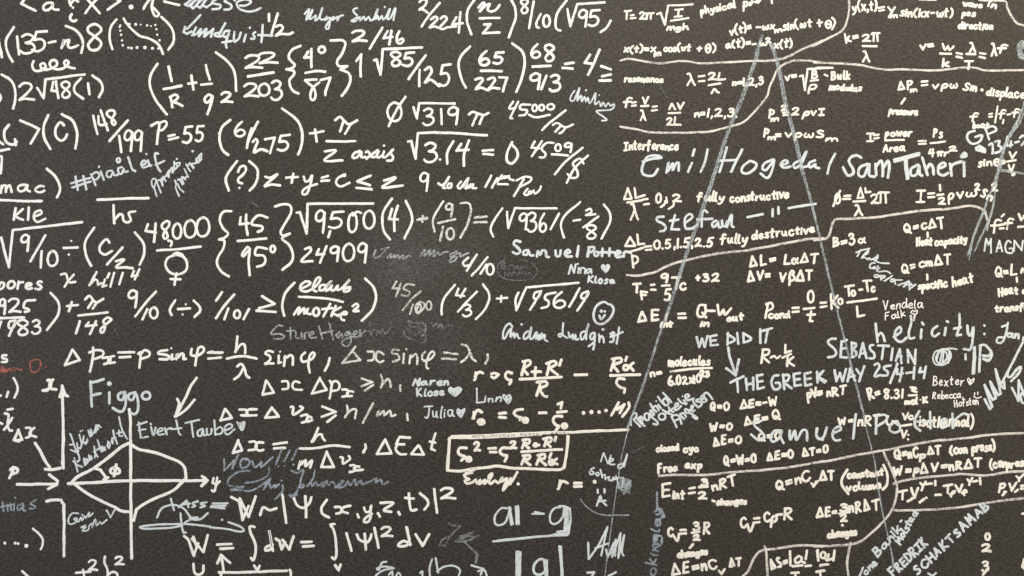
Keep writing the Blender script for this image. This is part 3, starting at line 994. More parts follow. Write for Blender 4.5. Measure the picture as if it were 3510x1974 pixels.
- 2609,122 2592,175 2581,218 2536,342 2493,447 2451,575 2396,738 2344,884 2275,1098 2206,1307 2149,1470
- 2616,120 2602,172 2589,219 2544,348 2500,452 2458,580 2404,742 2351,889 2281,1104
- 2640,147 2655,180 2669,235 2682,300 2696,373 2724,470 2752,600 2780,700 2804,798 2835,930 2877,1100 2920,1270 2960,1430 2998,1580
- 2645,147 2660,182 2674,235 2687,300 2701,373 2729,470 2757,600 2785,700 2808,798 2839,930 2880,1100 2924,1270 2964,1430
- 2637,150 2652,185 2665,238 2678,302 2692,375 2720,472 2748,602
@ 2790 0 2.4153
! sketch S 4.5 grey chalk long slanted arrow of many strokes beside the right edge
- 1745,830 1690,980 1600,1150 1560,1260
- 1739,870 1670,1050 1590,1190 1550,1300
- 1750,900 1690,1040 1620,1120 1570,1270
- 1700,960 1640,1110 1585,1180 1545,1340
- 1690,1000 1655,1040 1600,1150
@ 2790 500 2.4153
- 1600,-60 1545,180 1500,300 1430,470 1330,720 1285,940
- 1570,-10 1530,170 1490,320 1415,500 1320,740 1275,915
- 1545,80 1515,210 1470,360 1400,560 1310,790 1270,900
- 1585,20 1520,230 1490,420 1470,540 1410,700 1330,870
- 1555,60 1535,190 1500,380 1480,530 1440,620 1375,760 1345,830
- 1480,520 1430,700
- 1470,530 1425,690
- 1415,510 1440,640
- 1430,480 1350,660 1290,880
- 1400,540 1330,720 1300,860
- 1545,195 1650,210 1739,228 1800,235
- 1550,210 1660,222 1739,232
@ 2100 500 2.4153
! signature C 8.5 large pale chalk name in spaced letters at the triangle's left leg
~ 250,130 320,110 405,100 380,85 320,82 275,105 245,180 250,230 300,248 340,240 375,190
~ 445,220 462,135 455,210 495,145 495,205 520,150 545,140 545,205
- 655,140 625,215
- 678,30 662,80
~ 785,30 765,130 728,215
! signature C 8.5 large pale chalk surname inside the tall triangle
- 945,15 915,120 885,215
- 1070,30 1025,120 980,215
- 895,122 1020,115
~ 1135,125 1080,170 1070,215 1110,230 1170,195 1190,150 1140,125
~ 1320,115 1260,145 1240,190 1270,200 1320,140 1335,110 1320,200 1280,265 1225,230
~ 1395,155 1450,140 1430,115 1390,150 1415,180 1475,170
~ 1555,115 1500,150 1510,185 1560,150 1605,45 1570,110 1560,175 1610,170
~ 1675,120 1625,145 1635,180 1680,150 1675,175 1710,185
@ 2790 500 2.4153
- 175,65 130,150 112,228
! signature C 9.5 large pale chalk name with heavy capitals beside the triangle's right leg
~ 390,95 350,78 300,100 290,140 320,190 325,230 280,245 240,180
~ 445,150 380,180 370,240 410,250 450,170 460,150 455,240 500,255
~ 510,150 515,240
~ 515,170 555,125 570,190 568,250
~ 572,190 610,125 622,180 612,262
- 665,115 870,60
- 668,130 870,72
- 752,100 770,272
- 762,100 780,268
~ 860,155 805,190 805,245 850,235 870,160 875,235 895,245
- 895,95 940,240
~ 930,190 960,150 985,180 990,235
~ 1030,190 1090,165 1075,140 1035,165 1030,225 1070,245 1110,225
- 1125,150 1140,245
~ 1128,190 1150,155 1220,130
- 1240,135 1242,248
~ 1215,90 1245,55 1262,85 1215,92 1240,70
! signature C 8.5 pale chalk first name followed by ditto marks crossing the triangle
@ 2100 500 2.4153
~ 420,585 370,590 365,620 410,640 440,670 430,700 395,710
- 515,575 485,690 550,690
- 475,620 545,610
~ 600,640 660,590 640,565 600,600 605,680 660,680 700,650
~ 785,550 755,530 740,570 735,670
- 700,610 825,605
~ 855,620 825,640 835,675 870,640 870,620 880,675 900,670
~ 905,620 910,660 935,665 950,620 945,670
~ 950,660 985,570 985,660 1000,670
! ditto_mark C 8.5 pale chalk ditto marks between two dashes
- 1115,590 1240,565
- 1325,525 1325,580
- 1372,508 1375,560
- 1455,515 1680,480
! formula P 7.5 cream path difference formula marked fully constructive
Δ 95 350 155 440
- 180,350 190,430 265,410
- 120,468 245,450
L 150 480 210 610
- 250,445 290,440
- 260,485 300,478
0 360 395 400 470
, 400 460 435 505
- 445,430 450,470
, 465 475 505 520
2 500 405 565 460
! note P 7.5 cream words saying fully constructive
> fully 700,450 915,460 75
> constructive 975,465 1455,430 70
! formula P 7.5 cream path difference formula marked fully destructive
Δ 105 755 185 830
- 205,735 210,815 260,810
- 140,875 250,845
- 162,905 170,1005
~ 165,910 205,920 210,955 170,980
- 265,835 320,830
- 275,862 322,858
> 0.5,1.5,2.5 345,850 830,830 75
> fully 895,805 1110,800 70
> destructive 1155,775 1670,715 70
! divider R 8 cream rough line rising across the triangle's lower half
~ 120,1068 200,1075 280,1060 350,1045 430,1005 520,970 620,945 850,895 1080,868 1250,840 1420,808 1600,775 1739,765
@ 2790 500 2.4153
~ 0,780 90,770 125,740 145,670 170,615 210,605 350,600 500,592 680,565 900,535 1130,520 1270,498 1360,508 1410,540 1435,610
@ 2100 500 2.4153
! formula P 8 cream temperature conversion formula with nine fifths
- 170,1145 232,1140
- 200,1145 200,1215
- 235,1205 242,1270
- 235,1205 285,1212
- 235,1235 275,1235
- 318,1150 345,1148
- 318,1190 355,1190
9 405 1060 455 1130
- 410,1158 470,1155
5 430 1185 480 1280
- 490,1090 560,1085
- 535,1090 525,1180
c 560 1135 605 1190
> +32 690,1125 880,1115 75
! formula P 8 cream expansion formula delta L equals L alpha delta T
> ΔL= 1140,1000 1350,965 85
> LαΔT 1420,975 1695,965 85
! formula P 8 cream expansion formula delta V equals V beta delta T
> ΔV= 1120,1120 1310,1100 80
> VβΔT 1385,1120 1665,1110 85
! formula P 8.5 cream formula internal energy equals Q in minus W out
> ΔE 215,1455 385,1440 85
~ 448,1390 440,1440
> int 400,1500 490,1495 48
- 545,1390 600,1388
- 545,1425 605,1422
~ 770,1320 720,1320 700,1370 710,1410 750,1410 770,1360 760,1320
- 740,1380 775,1420
- 785,1365 845,1365
~ 870,1315 885,1400 920,1355 930,1400 980,1345
> out 950,1450 1080,1440 52
> in 730,1490 790,1490 50
! formula P 8 cream conduction formula with T h minus T c over L
- 1285,1305 1265,1425
~ 1270,1310 1315,1300 1325,1340 1275,1370
> cond 1295,1430 1465,1420 62
- 1490,1340 1540,1338
- 1490,1375 1540,1370
0 1615 1200 1665 1295
- 1580,1350 1670,1340
t 1610 1370 1675 1449
@ 2790 500 2.4153
- 55,1300 100,1298
- 55,1335 105,1330
- 140,1225 145,1350
~ 195,1240 150,1300 160,1300 200,1340
O 200 1265 235 1310
- 255,1165 330,1155
- 285,1165 290,1240
O 310 1195 340 1240
- 375,1190 400,1188
- 405,1120 475,1115
- 435,1120 445,1200
c 475 1165 500 1205
- 275,1295 520,1265
- 355,1330 360,1412 415,1402
! formula P 7.5 cream phase formula delta L over lambda times two pi
O 175 395 215 480
- 215,370 160,500
- 250,415 300,412
- 240,440 300,438
Δ 360 350 410 430
- 425,350 430,385 470,380
- 325,460 425,455
L 340 490 400 575
2 475 405 530 475
π 530 385 620 470
! formula P 7.5 cream intensity formula one half rho v omega squared
I 850 370 920 465
- 945,395 995,392
- 945,425 995,422
- 1042,325 1045,370
- 1020,408 1070,400
2 1035 430 1085 480
> ρvω 1110,445 1335,415 80
2 1335 315 1370 365
> Sn 1380,415 1460,450 75
2 1475 315 1515 370
! formula P 7.5 cream short formula B equals three alpha
> B=3α 160,835 425,800 85
! formula P 7.5 cream heat capacity formula with its note
> Q=cΔT 755,715 1090,670 85
- 938,720 940,755
> Heat 850,825 975,820 65
> capacity 1005,825 1265,800 60
! signature C 5.5 pale chalk scrawled name stepping down to a date left of the heat formulas
@ 2920 840 4.817
- 70,120 160,85 285,55
- 150,75 125,120 90,180
~ 270,85 220,130 160,210
~ 270,80 260,130 190,170 165,205 210,200 260,235 290,200 270,220 320,240
- 430,165 380,210 320,240
~ 430,200 390,240 420,230 390,250
- 360,240 430,280 520,295 610,300
~ 375,295 320,300 290,370 340,380 380,350 360,390 410,370 440,335 400,395 470,375 420,395
~ 410,420 450,435 540,425 600,440 640,470
O 370 485 440 530
- 465,500 480,570
~ 470,510 540,500 545,520 500,545
- 670,505 530,590
O 640 560 690 605
- 700,565 720,645
- 690,580 825,575
- 765,665 945,595 850,690 960,620
- 900,610 870,660
- 940,660 950,740
- 945,680 980,640 1000,680 1050,650 960,720
@ 2790 500 2.4153
! formula P 7.5 cream specific heat formula with its note
> Q= 735,1055 845,1030 90
> cmΔT 875,1000 1140,975 80
- 935,1065 938,1105
> specific 865,1190 1100,1165 65
> heat 1150,1165 1320,1130 80
! signature W 4 thin white name of two words with a small outlined heart
> Vendela 575,1355 900,1340 75
> Falk 590,1445 755,1415 65
+ heart
~ 825,1445 835,1400 800,1380 820,1362 832,1375 850,1358 855,1380 830,1410 830,1440
! formula P 7.5 cream doppler formula f prime equals f v cut by the right edge
f 1465 610 1550 720
- 1575,565 1555,585
- 1540,655 1580,650
- 1540,685 1570,682
f 1580 600 1650 690
- 1695,565 1715,615 1755,555
- 1690,672 1760,665
! note C 6 pale chalk capitals cut by the right edge
- 1410,870 1425,770 1445,820 1465,770 1465,885
- 1510,875 1535,785 1560,875
- 1515,845 1555,845
~ 1630,800 1605,785 1585,830 1595,880 1640,885 1645,850 1620,850
- 1655,870 1660,785 1720,865 1730,785
- 1775,790 1775,870
! formula P 7.5 cream heat of transformation formula at the right edge
> Q=L 1505,1090 1680,1065 85
> m 1715,1050 1790,1050 60
- 1678,1090 1680,1125
> Heat 1530,1245 1690,1220 75
> of 1730,1220 1820,1215 65
> transform 1505,1375 1860,1350 65
@ 0 900 2.4153
= fraction nine two five
9 0 300 45 425
2 75 300 170 410
~ 290,310 215,320 195,370 235,385 240,400 205,410
- -10,460 200,455
- 10,490 -10,550
~ 130,480 80,490 75,540 110,540 130,490 75,605
8 150 475 230 600
3 265 475 335 590
! formula W 8.5 white bracket and n over one four eight
~ 420,250 480,320 490,380 470,450 390,555
- 555,362 645,352
- 595,330 570,405
~ 705,305 740,275 770,310 800,330 855,300
- 770,310 730,375
- 800,330 770,380
- 648,440 890,412
- 660,485 630,585
- 735,495 710,525 800,515
- 795,485 745,590
~ 920,470 890,455 855,485 870,520 860,570 835,580 835,550 880,510 920,475
! formula W 8.5 white nine tenths before a division sign in brackets
9 1065 230 1135 370
- 1290,240 1200,340 1120,445
- 1220,385 1180,470
0 1240 370 1305 462
~ 1450,312 1410,380 1408,410 1420,435
- 1472,385 1575,378
. 1538,345 9 1512,430 9
~ 1605,315 1650,360 1655,400 1612,450
! formula W 8.5 white equation delta p x equals p sin phi in the middle left
- 600,720 537,848 660,805 605,725
- 770,705 772,760 745,900
~ 740,745 800,725 855,735 850,770 780,800
~ 850,790 890,785 915,795 905,825 860,840
~ 945,775 900,790 900,830 950,828
- 980,745 1112,740
- 990,785 1080,778
~ 1145,755 1165,740 1155,870
~ 1160,760 1200,725 1240,745 1230,775 1165,798
~ 1385,725 1320,735 1310,755 1360,760 1400,775 1385,800 1320,800
- 1425,760 1420,800 1440,795
. 1418,710 9
~ 1462,800 1468,750 1470,790 1500,755 1520,760 1520,800 1540,795
~ 1585,715 1580,765 1640,770 1690,730 1680,700 1645,705 1630,760 1615,850
! letter W 8 white small letter s above the red chalk word
~ 55,765 20,770 20,790 55,800 55,820 15,825
! signature T 5.5 red chalk scribbled word with a round letter and a full stop
~ -10,850 10,910 25,860 30,910 50,870 55,910 80,870 85,905 110,870 120,900 140,870 150,890 185,885
~ 300,800 260,815 250,860 265,905 310,900 335,850 330,810 300,800
. 380,862 9
! formula W 8 white closing bracket with commas at the left edge
- 0,1105 8,1100
- 68,1070 55,1112
~ 115,955 140,1010 145,1060 120,1120
! formula W 8.5 white letter k with a bar and delta x labels at the left edge
- 62,1218 105,1213
~ 40,1250 70,1260 65,1340 80,1390 100,1390
- 100,1285 70,1340 35,1385
- -10,1325 20,1335
@ 720 900 2.4153
! formula W 8.5 white one over one hundred and one greater or equal sign
- 98,245 50,318
- 200,265 110,370 50,460
- 150,380 118,468
0 198 395 250 460
- 325,385 278,468
- 430,278 535,340 405,378
- 385,398 545,408
! fraction W 8.5 white fraction of two joined nonsense words in brackets
~ 700,165 625,250 600,340 605,400 615,440
~ 745,215 800,195 830,165 790,155 750,190 755,230 800,240 870,200 915,140 900,120 870,150 850,220 880,240
~ 950,185 915,190 905,230 940,225 965,190 1005,150 960,200 960,235 1000,200 1010,180 1000,225 1030,225 1060,185 1050,225 1085,215 1155,140 1110,200 1110,240 1150,230 1160,200 1115,215
~ 735,285 850,288 980,300 1100,325
~ 695,430 735,370 745,380 730,430 780,375 780,425 815,375 800,420 835,425
0 855 375 905 440
- 995,340 940,445
- 930,385 1010,375
- 1040,360 1005,440
~ 1080,370 1015,410 1060,440
~ 1065,430 1130,425 1120,405 1080,430 1090,470 1110,475
~ 1180,360 1215,340 1225,365 1185,400 1230,400
~ 1285,135 1350,200 1375,280 1350,380 1300,440 1255,482
! fraction V 6.5 worn speckled fraction forty five hundredths
- 1545,155 1510,210 1570,215
- 1580,170 1540,280
~ 1690,185 1630,180 1600,215 1650,240 1640,275 1585,270
- 1745,240 1670,300 1595,395
- 1680,345 1655,425
0 1700 335 1745 420
@ 1440 900 2.4153
~ 0,320 -30,400 10,400 40,350 15,330
0 50 320 95 395
@ 720 900 2.4153
! signature G 6 grey chalk name of two words fading into the dusty patch
~ 600,525 560,520 520,560 505,595 570,590 615,605 600,630 530,630
- 665,540 670,630
- 635,565 700,560
~ 710,575 715,625 750,620 760,580 765,630
~ 785,630 785,585 815,580
~ 825,600 860,590 850,570 825,590 835,625 880,620
- 900,525 930,630
- 985,495 1020,635
- 915,585 1020,565
~ 1075,575 1045,600 1060,625 1090,590 1095,625
~ 1150,570 1115,590 1130,610 1160,580 1165,660 1130,695 1090,670 1110,640 1190,610
~ 1185,600 1220,580 1205,565 1185,590 1200,615 1230,610
~ 1240,560 1245,610 1260,580 1290,565
@ 720 900 2.4153
! signature D 5 almost rubbed out grey scribbles in the dusty patch
- 1315,490 1335,600
- 1295,570 1370,555
~ 1380,600 1390,550 1410,590 1430,550 1450,590 1490,545
! sketch D 5 almost rubbed out grey doodle of a face with trailing marks
~ 1660,580 1620,540 1605,580 1630,620 1690,640
~ 1680,500 1640,480 1660,530 1739,520 1700,490 1750,560 1690,600
@ 1440 900 2.4153
~ 0,500 40,510 40,580 0,610 50,600 40,650 0,670
~ 90,495 110,530 130,500 150,540 160,510
- 175,510 190,545
. 210,535 9 235,525 8 265,520 8
~ 10,480 50,530 40,560 -20,560
@ 720 900 2.4153
! formula W 8.5 white h over lambda times sin phi in the middle
- -15,748 102,745
- -15,795 90,785
@ 0 900 2.4153
- 1730,745 1760,740
@ 720 900 2.4153
~ 225,610 220,680 210,740
~ 212,735 250,680 280,675 290,715 290,750
- 140,795 265,775 385,795
~ 225,860 260,840 285,880 300,935 325,955
- 275,875 245,930 200,965
~ 520,740 480,730 455,755 490,770 500,800 460,840
- 455,835 525,835
- 570,770 565,830 585,825
. 580,738 9
~ 610,855 620,770 625,790 665,765 685,785 685,845
~ 785,745 755,780 770,820 840,800 865,760 850,745 825,770 815,850 825,910
- 990,790 980,840 950,895
! formula V 7.5 worn speckled delta x sin phi equals lambda
- 1205,695 1095,830 1245,805 1175,730
~ 1305,735 1355,740 1350,800 1310,810
~ 1435,760 1390,735 1370,790 1400,825 1435,815
~ 1560,725 1520,720 1505,750 1550,760 1565,800 1515,820
- 1605,755 1600,830
. 1625,718 9
~ 1650,835 1660,760 1665,790 1700,755 1715,780 1715,840
@ 1440 900 2.4153
~ 40,740 15,770 25,810 80,800 120,760 105,735 75,760 55,820 50,860 65,878
- 200,745 310,758
- 180,795 295,800
~ 345,680 390,695 430,790 460,818
- 415,745 380,790 340,825
- 560,760 560,800 540,838
! formula W 8 white product delta x delta p greater than h
@ 720 900 2.4153
- 465,975 435,1095 530,1075 475,985
~ 595,985 640,985 645,1040 600,1050
~ 740,995 700,985 680,1020 700,1050 760,1055
- 910,955 842,1085 965,1055 915,970
- 990,980 1010,1000 990,1125
~ 1000,1000 1040,980 1070,1010 1060,1050 1005,1065
~ 1095,1050 1140,1055 1135,1100 1095,1110
~ 1185,1070 1145,1065 1135,1105 1175,1105
! formula V 7.5 worn speckled greater than h after the product
- 1255,960 1345,990 1255,1025
- 1350,1015 1280,1060
~ 1415,930 1430,980 1415,1035
~ 1425,1010 1470,965 1490,985 1495,1030
- 1575,1015 1575,1060
! formula W 8.5 white delta x delta v greater than h over m
- 125,1210 85,1305 180,1285 130,1215
~ 245,1215 300,1220 300,1265 255,1265
- 260,1265 385,1265
~ 385,1215 320,1215 300,1240 320,1265
- 512,1200 458,1285 570,1275 515,1205
~ 668,1195 690,1195 690,1260 770,1205 745,1190
~ 755,1270 805,1260 800,1310 760,1325
~ 840,1285 810,1275 800,1320 845,1305
- 930,1190 1040,1235 925,1275
- 1040,1265 970,1320
! formula V 7.5 worn h over m behind the inequality
~ 1135,1185 1140,1240 1115,1280
~ 1120,1270 1170,1220 1210,1215 1205,1260 1200,1290
- 1350,1165 1310,1240 1265,1325
~ 1380,1270 1395,1225 1390,1270 1440,1225 1440,1265 1490,1225 1500,1270 1535,1260
- 1630,1255 1635,1305
@ 1440 900 2.4153
! fraction W 7.5 white fraction four thirds in brackets plus sign
~ 290,185 205,280 180,350 180,430
- 320,215 298,270 365,275
- 375,215 335,285
- 470,240 380,330 315,405
3 355 345 425 445
~ 520,180 570,260 565,330 520,410 460,470
- 635,298 722,292
- 672,275 668,325
! formula W 8 white root of nine five six one nine
- 815,250 790,310 798,395 880,205 1050,190 1310,168
~ 1000,235 950,250 940,295 975,290 1000,240 960,310 910,390
~ 1120,250 1045,265 1035,300 1065,320 1055,360 1005,375
6 1105 245 1200 375
- 1320,215 1235,365
~ 1390,240 1340,260 1335,295 1375,290 1395,250 1360,310 1300,395
! sketch C 8 pale chalk smiling face in a circle under the root
~ 1560,345 1520,325 1460,360 1435,440 1460,500 1520,505 1580,450 1600,380 1575,345
. 1500,402 14 1528,405 11
~ 1485,440 1500,470 1530,435
! signature C 7 pale chalk name of two words in joined script under the smiling face
@ 1710 1090 3.309
~ 150,95 120,60 75,95 50,160 50,230 70,230 110,150 140,120
~ 140,120 130,190 135,220 170,165 175,225 205,175 220,225 235,230
. 258,73 14
~ 330,150 290,180 280,225 300,240 340,200 370,105 355,190 355,240 390,230
~ 390,230 430,160 420,240 455,185 450,250 490,170 470,240 500,200 520,190 515,240 545,260
~ 732,60 725,130 720,190 690,215 675,195 700,180 770,225
~ 790,165 800,225 835,180 835,240 870,185 865,240 900,235
~ 970,150 930,170 930,230 950,240 985,180 1015,65 995,160 990,240
~ 1080,165 1040,190 1040,235 1065,240 1090,180
- 1090,175 1085,270 1070,355
- 1085,270 1015,320
- 1135,185 1140,270
~ 1140,240 1165,200 1185,225 1190,275
. 1180,130 16
~ 1300,160 1265,180 1300,220 1295,265 1260,270
~ 1265,215 1290,190 1310,170
- 1365,110 1350,200 1335,290
- 1300,205 1350,185 1405,160
@ 1440 900 2.4153
! formula P 9.5 cream thick formula r equals rho times R plus R prime over R
~ 460,910 460,960 450,970
~ 455,945 490,905 520,915
~ 590,920 620,915 650,925
~ 590,945 615,955 645,930
~ 760,915 720,905 705,940 730,970 755,970 740,1005
- 870,820 840,930
~ 850,820 905,810 910,840 860,880 890,925
- 925,905 1000,905
- 955,870 950,940
- 1070,830 1050,930
~ 1045,835 1110,815 1130,840 1080,875 1140,930
- 1170,805 1155,850
- 825,965 1170,948
- 995,995 965,1100
~ 965,990 1040,985 1050,1015 995,1045 1020,1100 1050,1108
- 1280,930 1378,928
! fraction P 9.5 cream thick fraction R prime alpha over rho
- 1610,800 1580,895
~ 1590,800 1660,790 1665,820 1605,850 1640,900
- 1710,780 1700,810
~ 1720,855 1690,850 1685,885 1715,885 1740,850 1765,830
- 1735,855 1765,895
- 1575,935 1820,928
~ 1690,965 1640,960 1625,1000 1660,1035 1695,1040 1690,1075
! signature C 7 pale chalk first name and surname with a filled heart left of the thick formula
> laren -20,1015 235,1010 60
> Klose -25,1105 195,1100 62
- 262,1055 330,1060
+ heart
~ 285,1100 240,1060 250,1035 280,1050 310,1035 340,1045 320,1080 285,1100 260,1060 300,1080 320,1050 290,1065 330,1040 280,1085 250,1050
= chalk first name and surname with a filled heart left
@ 720 900 2.4153
- 1680,1015 1700,965 1715,1000 1739,960 1735,1010
@ 1440 900 2.4153
! signature C 5.5 thin pale chalk first name with a small filled heart
- 470,1040 470,1160 530,1155
> inn 535,1155 665,1150 62
+ heart
~ 730,1165 690,1120 690,1095 720,1110 740,1095 755,1125 730,1165 710,1110 735,1140 745,1110
! signature C 5.5 thin pale chalk first name with a filled heart left of r zero
- 35,1195 100,1190
~ 75,1195 70,1250 60,1285 40,1280
> ulia 105,1280 285,1278 90
+ heart
~ 335,1280 305,1240 315,1210 335,1230 370,1210 350,1260 335,1280 320,1225 345,1250 355,1225
! formula P 9.5 cream thick formula r zero equals rho zero minus one over rho zero
~ 445,1240 445,1290 435,1290
~ 440,1275 475,1225 510,1240
O 478 1300 530 1340
. 503,1320 22
- 655,1250 710,1245
- 655,1280 710,1285
~ 850,1215 800,1220 775,1250 810,1280 840,1285 825,1305
O 850 1285 890 1325
. 868,1308 20
- 985,1245 1045,1245
- 1140,1170 1175,1155 1165,1205
- 1135,1240 1212,1232
~ 1175,1275 1120,1275 1100,1310 1130,1350 1150,1355 1120,1395
O 1175 1335 1215 1370
. 1195,1352 22
! note P 9.5 cream row of four dots before a number in brackets
. 1352,1245 16 1418,1238 18 1482,1238 15 1538,1225 15
- 1643,1159 1583,1262
- 1628,1214 1691,1174 1653,1244
~ 1726,1159 1730,1199 1676,1275
@ 1440 900 2.4153
! divider P 7 cream ruled line touching the box top
- 1230,1405 1450,1395 1722,1380
@ 2100 1000 2.4153
! formula P 8 cream amount of substance formula molecules over a power of ten
> n= 315,705 410,690 55
> molecules 465,615 800,605 75
- 480,660 650,638 820,630
> 6.02x10 465,775 735,750 75
> 23 725,705 800,700 50
! note C 8 pale chalk capitals reading we did it
- 695,375 715,455 740,385 760,455 785,365
- 805,370 810,445 870,440
- 805,370 860,360
- 808,408 855,402
- 955,340 950,440
~ 950,350 1010,390 1000,410 950,430
- 1030,340 1040,430
- 1080,340 1085,420
~ 1085,345 1145,385 1130,405 1085,420
- 1222,310 1222,425
- 1240,325 1320,300
- 1285,310 1265,420
! arrow C 9 pale chalk arrow pointing down to the capitals
- 957,465 970,545 1020,690
- 940,635 1020,690
- 1045,560 1020,690
! note C 8.5 pale chalk capitals reading the greek way with a date
- 975,750 1085,700
- 1030,720 1038,830
- 1105,720 1112,815
- 1165,710 1165,810
- 1110,770 1165,760
- 1195,690 1200,805 1250,790
- 1195,695 1240,685
- 1198,745 1240,738
~ 1370,690 1330,700 1315,760 1340,810 1385,790 1380,755 1350,755
- 1410,685 1420,805
~ 1410,690 1460,690 1450,735 1420,750 1480,800
- 1500,680 1505,780 1560,770
- 1500,682 1550,672
- 1503,730 1550,722
- 1590,675 1595,775 1645,765
- 1590,678 1640,665
- 1593,722 1640,715
- 1690,660 1695,750
- 1745,655 1695,710 1755,750
@ 2790 1000 2.4153
- 30,690 30,740
- 75,655 25,700 100,740
- 170,650 185,740 215,670 235,740 265,640
- 275,740 300,635 340,735
- 285,705 335,695
- 350,640 380,680
- 415,615 375,740
~ 500,605 525,590 540,620 500,700 550,690
~ 635,610 580,620 580,640 610,660 605,690 565,695
- 690,595 630,755
- 690,640 685,680 735,675
- 730,630 710,740
- 765,672 815,665
- 830,625 825,720
- 880,630 870,665 915,660
- 925,620 908,715
@ 2100 1000 2.4153
! formula P 8 cream thermal resistance formula R about L over k
- 1245,480 1230,590
~ 1240,480 1295,480 1285,520 1240,535 1295,585
~ 1310,545 1340,530 1360,550 1385,530
- 1430,440 1425,505 1475,490
- 1405,545 1475,515
- 1450,530 1445,615
- 1495,540 1450,580 1500,612
! signature C 7 pale chalk name in three slanted lines beside the tall triangle's left leg
@ 2140 1330 4.55
~ 105,575 100,500 130,410 180,390 190,440 145,490
- 145,490 250,600
- 195,470 260,545 315,590
~ 215,480 260,440 300,490
~ 270,450 250,480 275,520 290,560
~ 370,390 320,400 315,450 340,500 385,490 385,420
~ 385,400 440,460 500,510 525,555 500,570 450,560
~ 400,350 430,420 470,410 440,360 410,345
- 400,240 450,320 500,370
~ 440,310 490,275 520,310 540,350
- 530,260 570,315
. 497,206 14
- 525,135 580,215 630,270
~ 650,150 600,190 620,250 660,270 690,230 650,160
- 605,75 660,130 735,220
O 535 395 640 495
- 595,340 680,390 745,410
- 640,400 700,350
- 690,300 720,350 765,370
~ 740,330 770,310 800,345
~ 790,300 840,270 830,235 795,250 790,310 820,340 885,280
- 835,170 890,230 960,250
- 920,190 970,240
. 908,128 14
~ 960,160 1010,120 990,95 950,110 945,160 990,190 1080,160
- 740,450 780,530 815,610
~ 735,445 790,415 850,430 875,500 890,560
- 790,510 850,480
~ 870,400 890,440 930,480
~ 880,410 910,380 950,420 960,450
~ 990,340 950,320 950,370 1000,390 1010,340
~ 1010,380 1090,430 1140,470 1110,480 1060,440
~ 1050,340 1075,280 1045,275 1040,340 1060,370 1095,345
- 1070,190 1080,230 1150,300
~ 1180,170 1120,180 1120,205 1190,220 1205,260 1150,295
~ 1210,190 1240,140 1205,120 1190,170 1230,220 1270,210
~ 1240,110 1250,150 1290,190
~ 1240,100 1280,70 1330,110 1375,175
@ 2100 1000 2.4153
! formula P 8 cream pressure volume formula p V equals n R T
> pV= 1615,885 1739,855 80
@ 2790 1000 2.4153
- 25,830 55,828
- 25,855 60,850
> nRT 110,865 270,850 80
@ 2100 1000 2.4153
! note P 8 cream condition Q equals zero, change of energy minus W
> Q=0 810,985 965,980 70
> ΔE=-W 1060,970 1360,940 75
! note P 8 cream condition W equals zero
> W=0 810,1150 995,1140 65
! note P 8 cream condition change of energy equals Q
> ΔE= 1095,1105 1290,1070 60
> Q 1330,1060 1390,1055 75
! note P 8 cream condition change of energy equals zero
> ΔE=0 835,1275 1070,1250 75
! note P 8 cream condition Q equals zero under the large chalk name
> Q=0 1210,1230 1400,1215 70
! note P 8 cream heading for the closed cycle
> closed 365,1325 545,1310 55
> cyc 590,1325 710,1320 55
! note P 8 cream closed cycle condition Q equals W
> Q=W=0 925,1435 1195,1405 72
> ΔE=0 1280,1395 1505,1370 72
> ΔT=0 1575,1360 1790,1330 65
! signature C 8.5 large pale chalk name written across the small formulas
~ 1230,1070 1170,1070 1175,1110 1230,1160 1250,1200 1210,1230 1145,1180
~ 1395,1150 1340,1150 1310,1200 1320,1240 1370,1220 1400,1150 1385,1190 1415,1255
~ 1465,1150 1470,1225 1510,1150 1520,1225 1570,1150 1605,1150 1610,1230
~ 1690,1130 1690,1200 1739,1225
@ 2790 1000 2.4153
~ 30,1130 20,1180 40,1220 80,1200 105,1125
~ 150,1175 220,1140 210,1115 165,1140 155,1200 180,1230 215,1225
- 345,1015 325,1215
- 515,1035 512,1175
~ 500,1030 590,1020 600,1060 520,1115
~ 700,1090 640,1090 625,1140 660,1165 705,1150 710,1110 690,1090
~ 870,990 835,1060 835,1110 880,1150
- 960,995 965,1130
- 830,1075 1000,1075
~ 1050,1090 1100,1070 1080,1050 1040,1080 1060,1125 1110,1100
~ 1145,1010 1150,1130 1170,1060 1230,1010 1280,1020
! formula P 7.5 cream isothermal work formula partly under the large chalk name
> W= 205,1100 330,1085 55
> nRT 365,1105 550,1100 80
> ln 605,1105 685,1105 75
- 735,1010 755,1055 780,1005
c 785 1025 820 1055
- 715,1110 805,1098
- 725,1145 740,1205 770,1150
. 780,1185 9 778,1222 10
> (isothermal) 835,1115 1320,1115 95
! note C 8.5 pale chalk lower case word ending in a colon
- 510,265 525,415
~ 520,380 550,340 570,360 585,410
~ 660,375 720,330 710,290 675,330 675,390 720,415 765,380
~ 800,200 805,250 785,330 790,385 830,380
- 890,310 885,385
- 895,255 905,270
~ 1020,285 985,310 975,350 1000,370 1035,345
- 1090,300 1080,360
- 1100,245 1110,250
- 1205,185 1205,280 1180,360 1215,355
- 1160,305 1215,295
~ 1270,280 1275,345 1300,360 1320,290 1310,420 1290,480 1240,475
. 1410,280 11 1410,350 11
! signature C 8.5 pale chalk first name in capitals above the date
~ 180,390 140,390 115,420 165,470 185,510 160,535 115,540
- 230,410 220,540 270,545
- 230,415 270,400
- 225,475 265,465
- 310,420 315,545
~ 310,425 345,430 340,460 315,475 350,500 345,530 315,545
- 375,545 405,425 435,550
- 390,510 430,510
~ 490,440 465,445 470,480 500,510 495,550 460,550
- 530,445 620,450
- 575,450 560,555
- 650,470 640,565
- 680,570 710,475 725,590
- 690,530 725,535
- 780,585 775,480 835,600 840,480
! sketch C 6 pale chalk circle filled with repeated loops
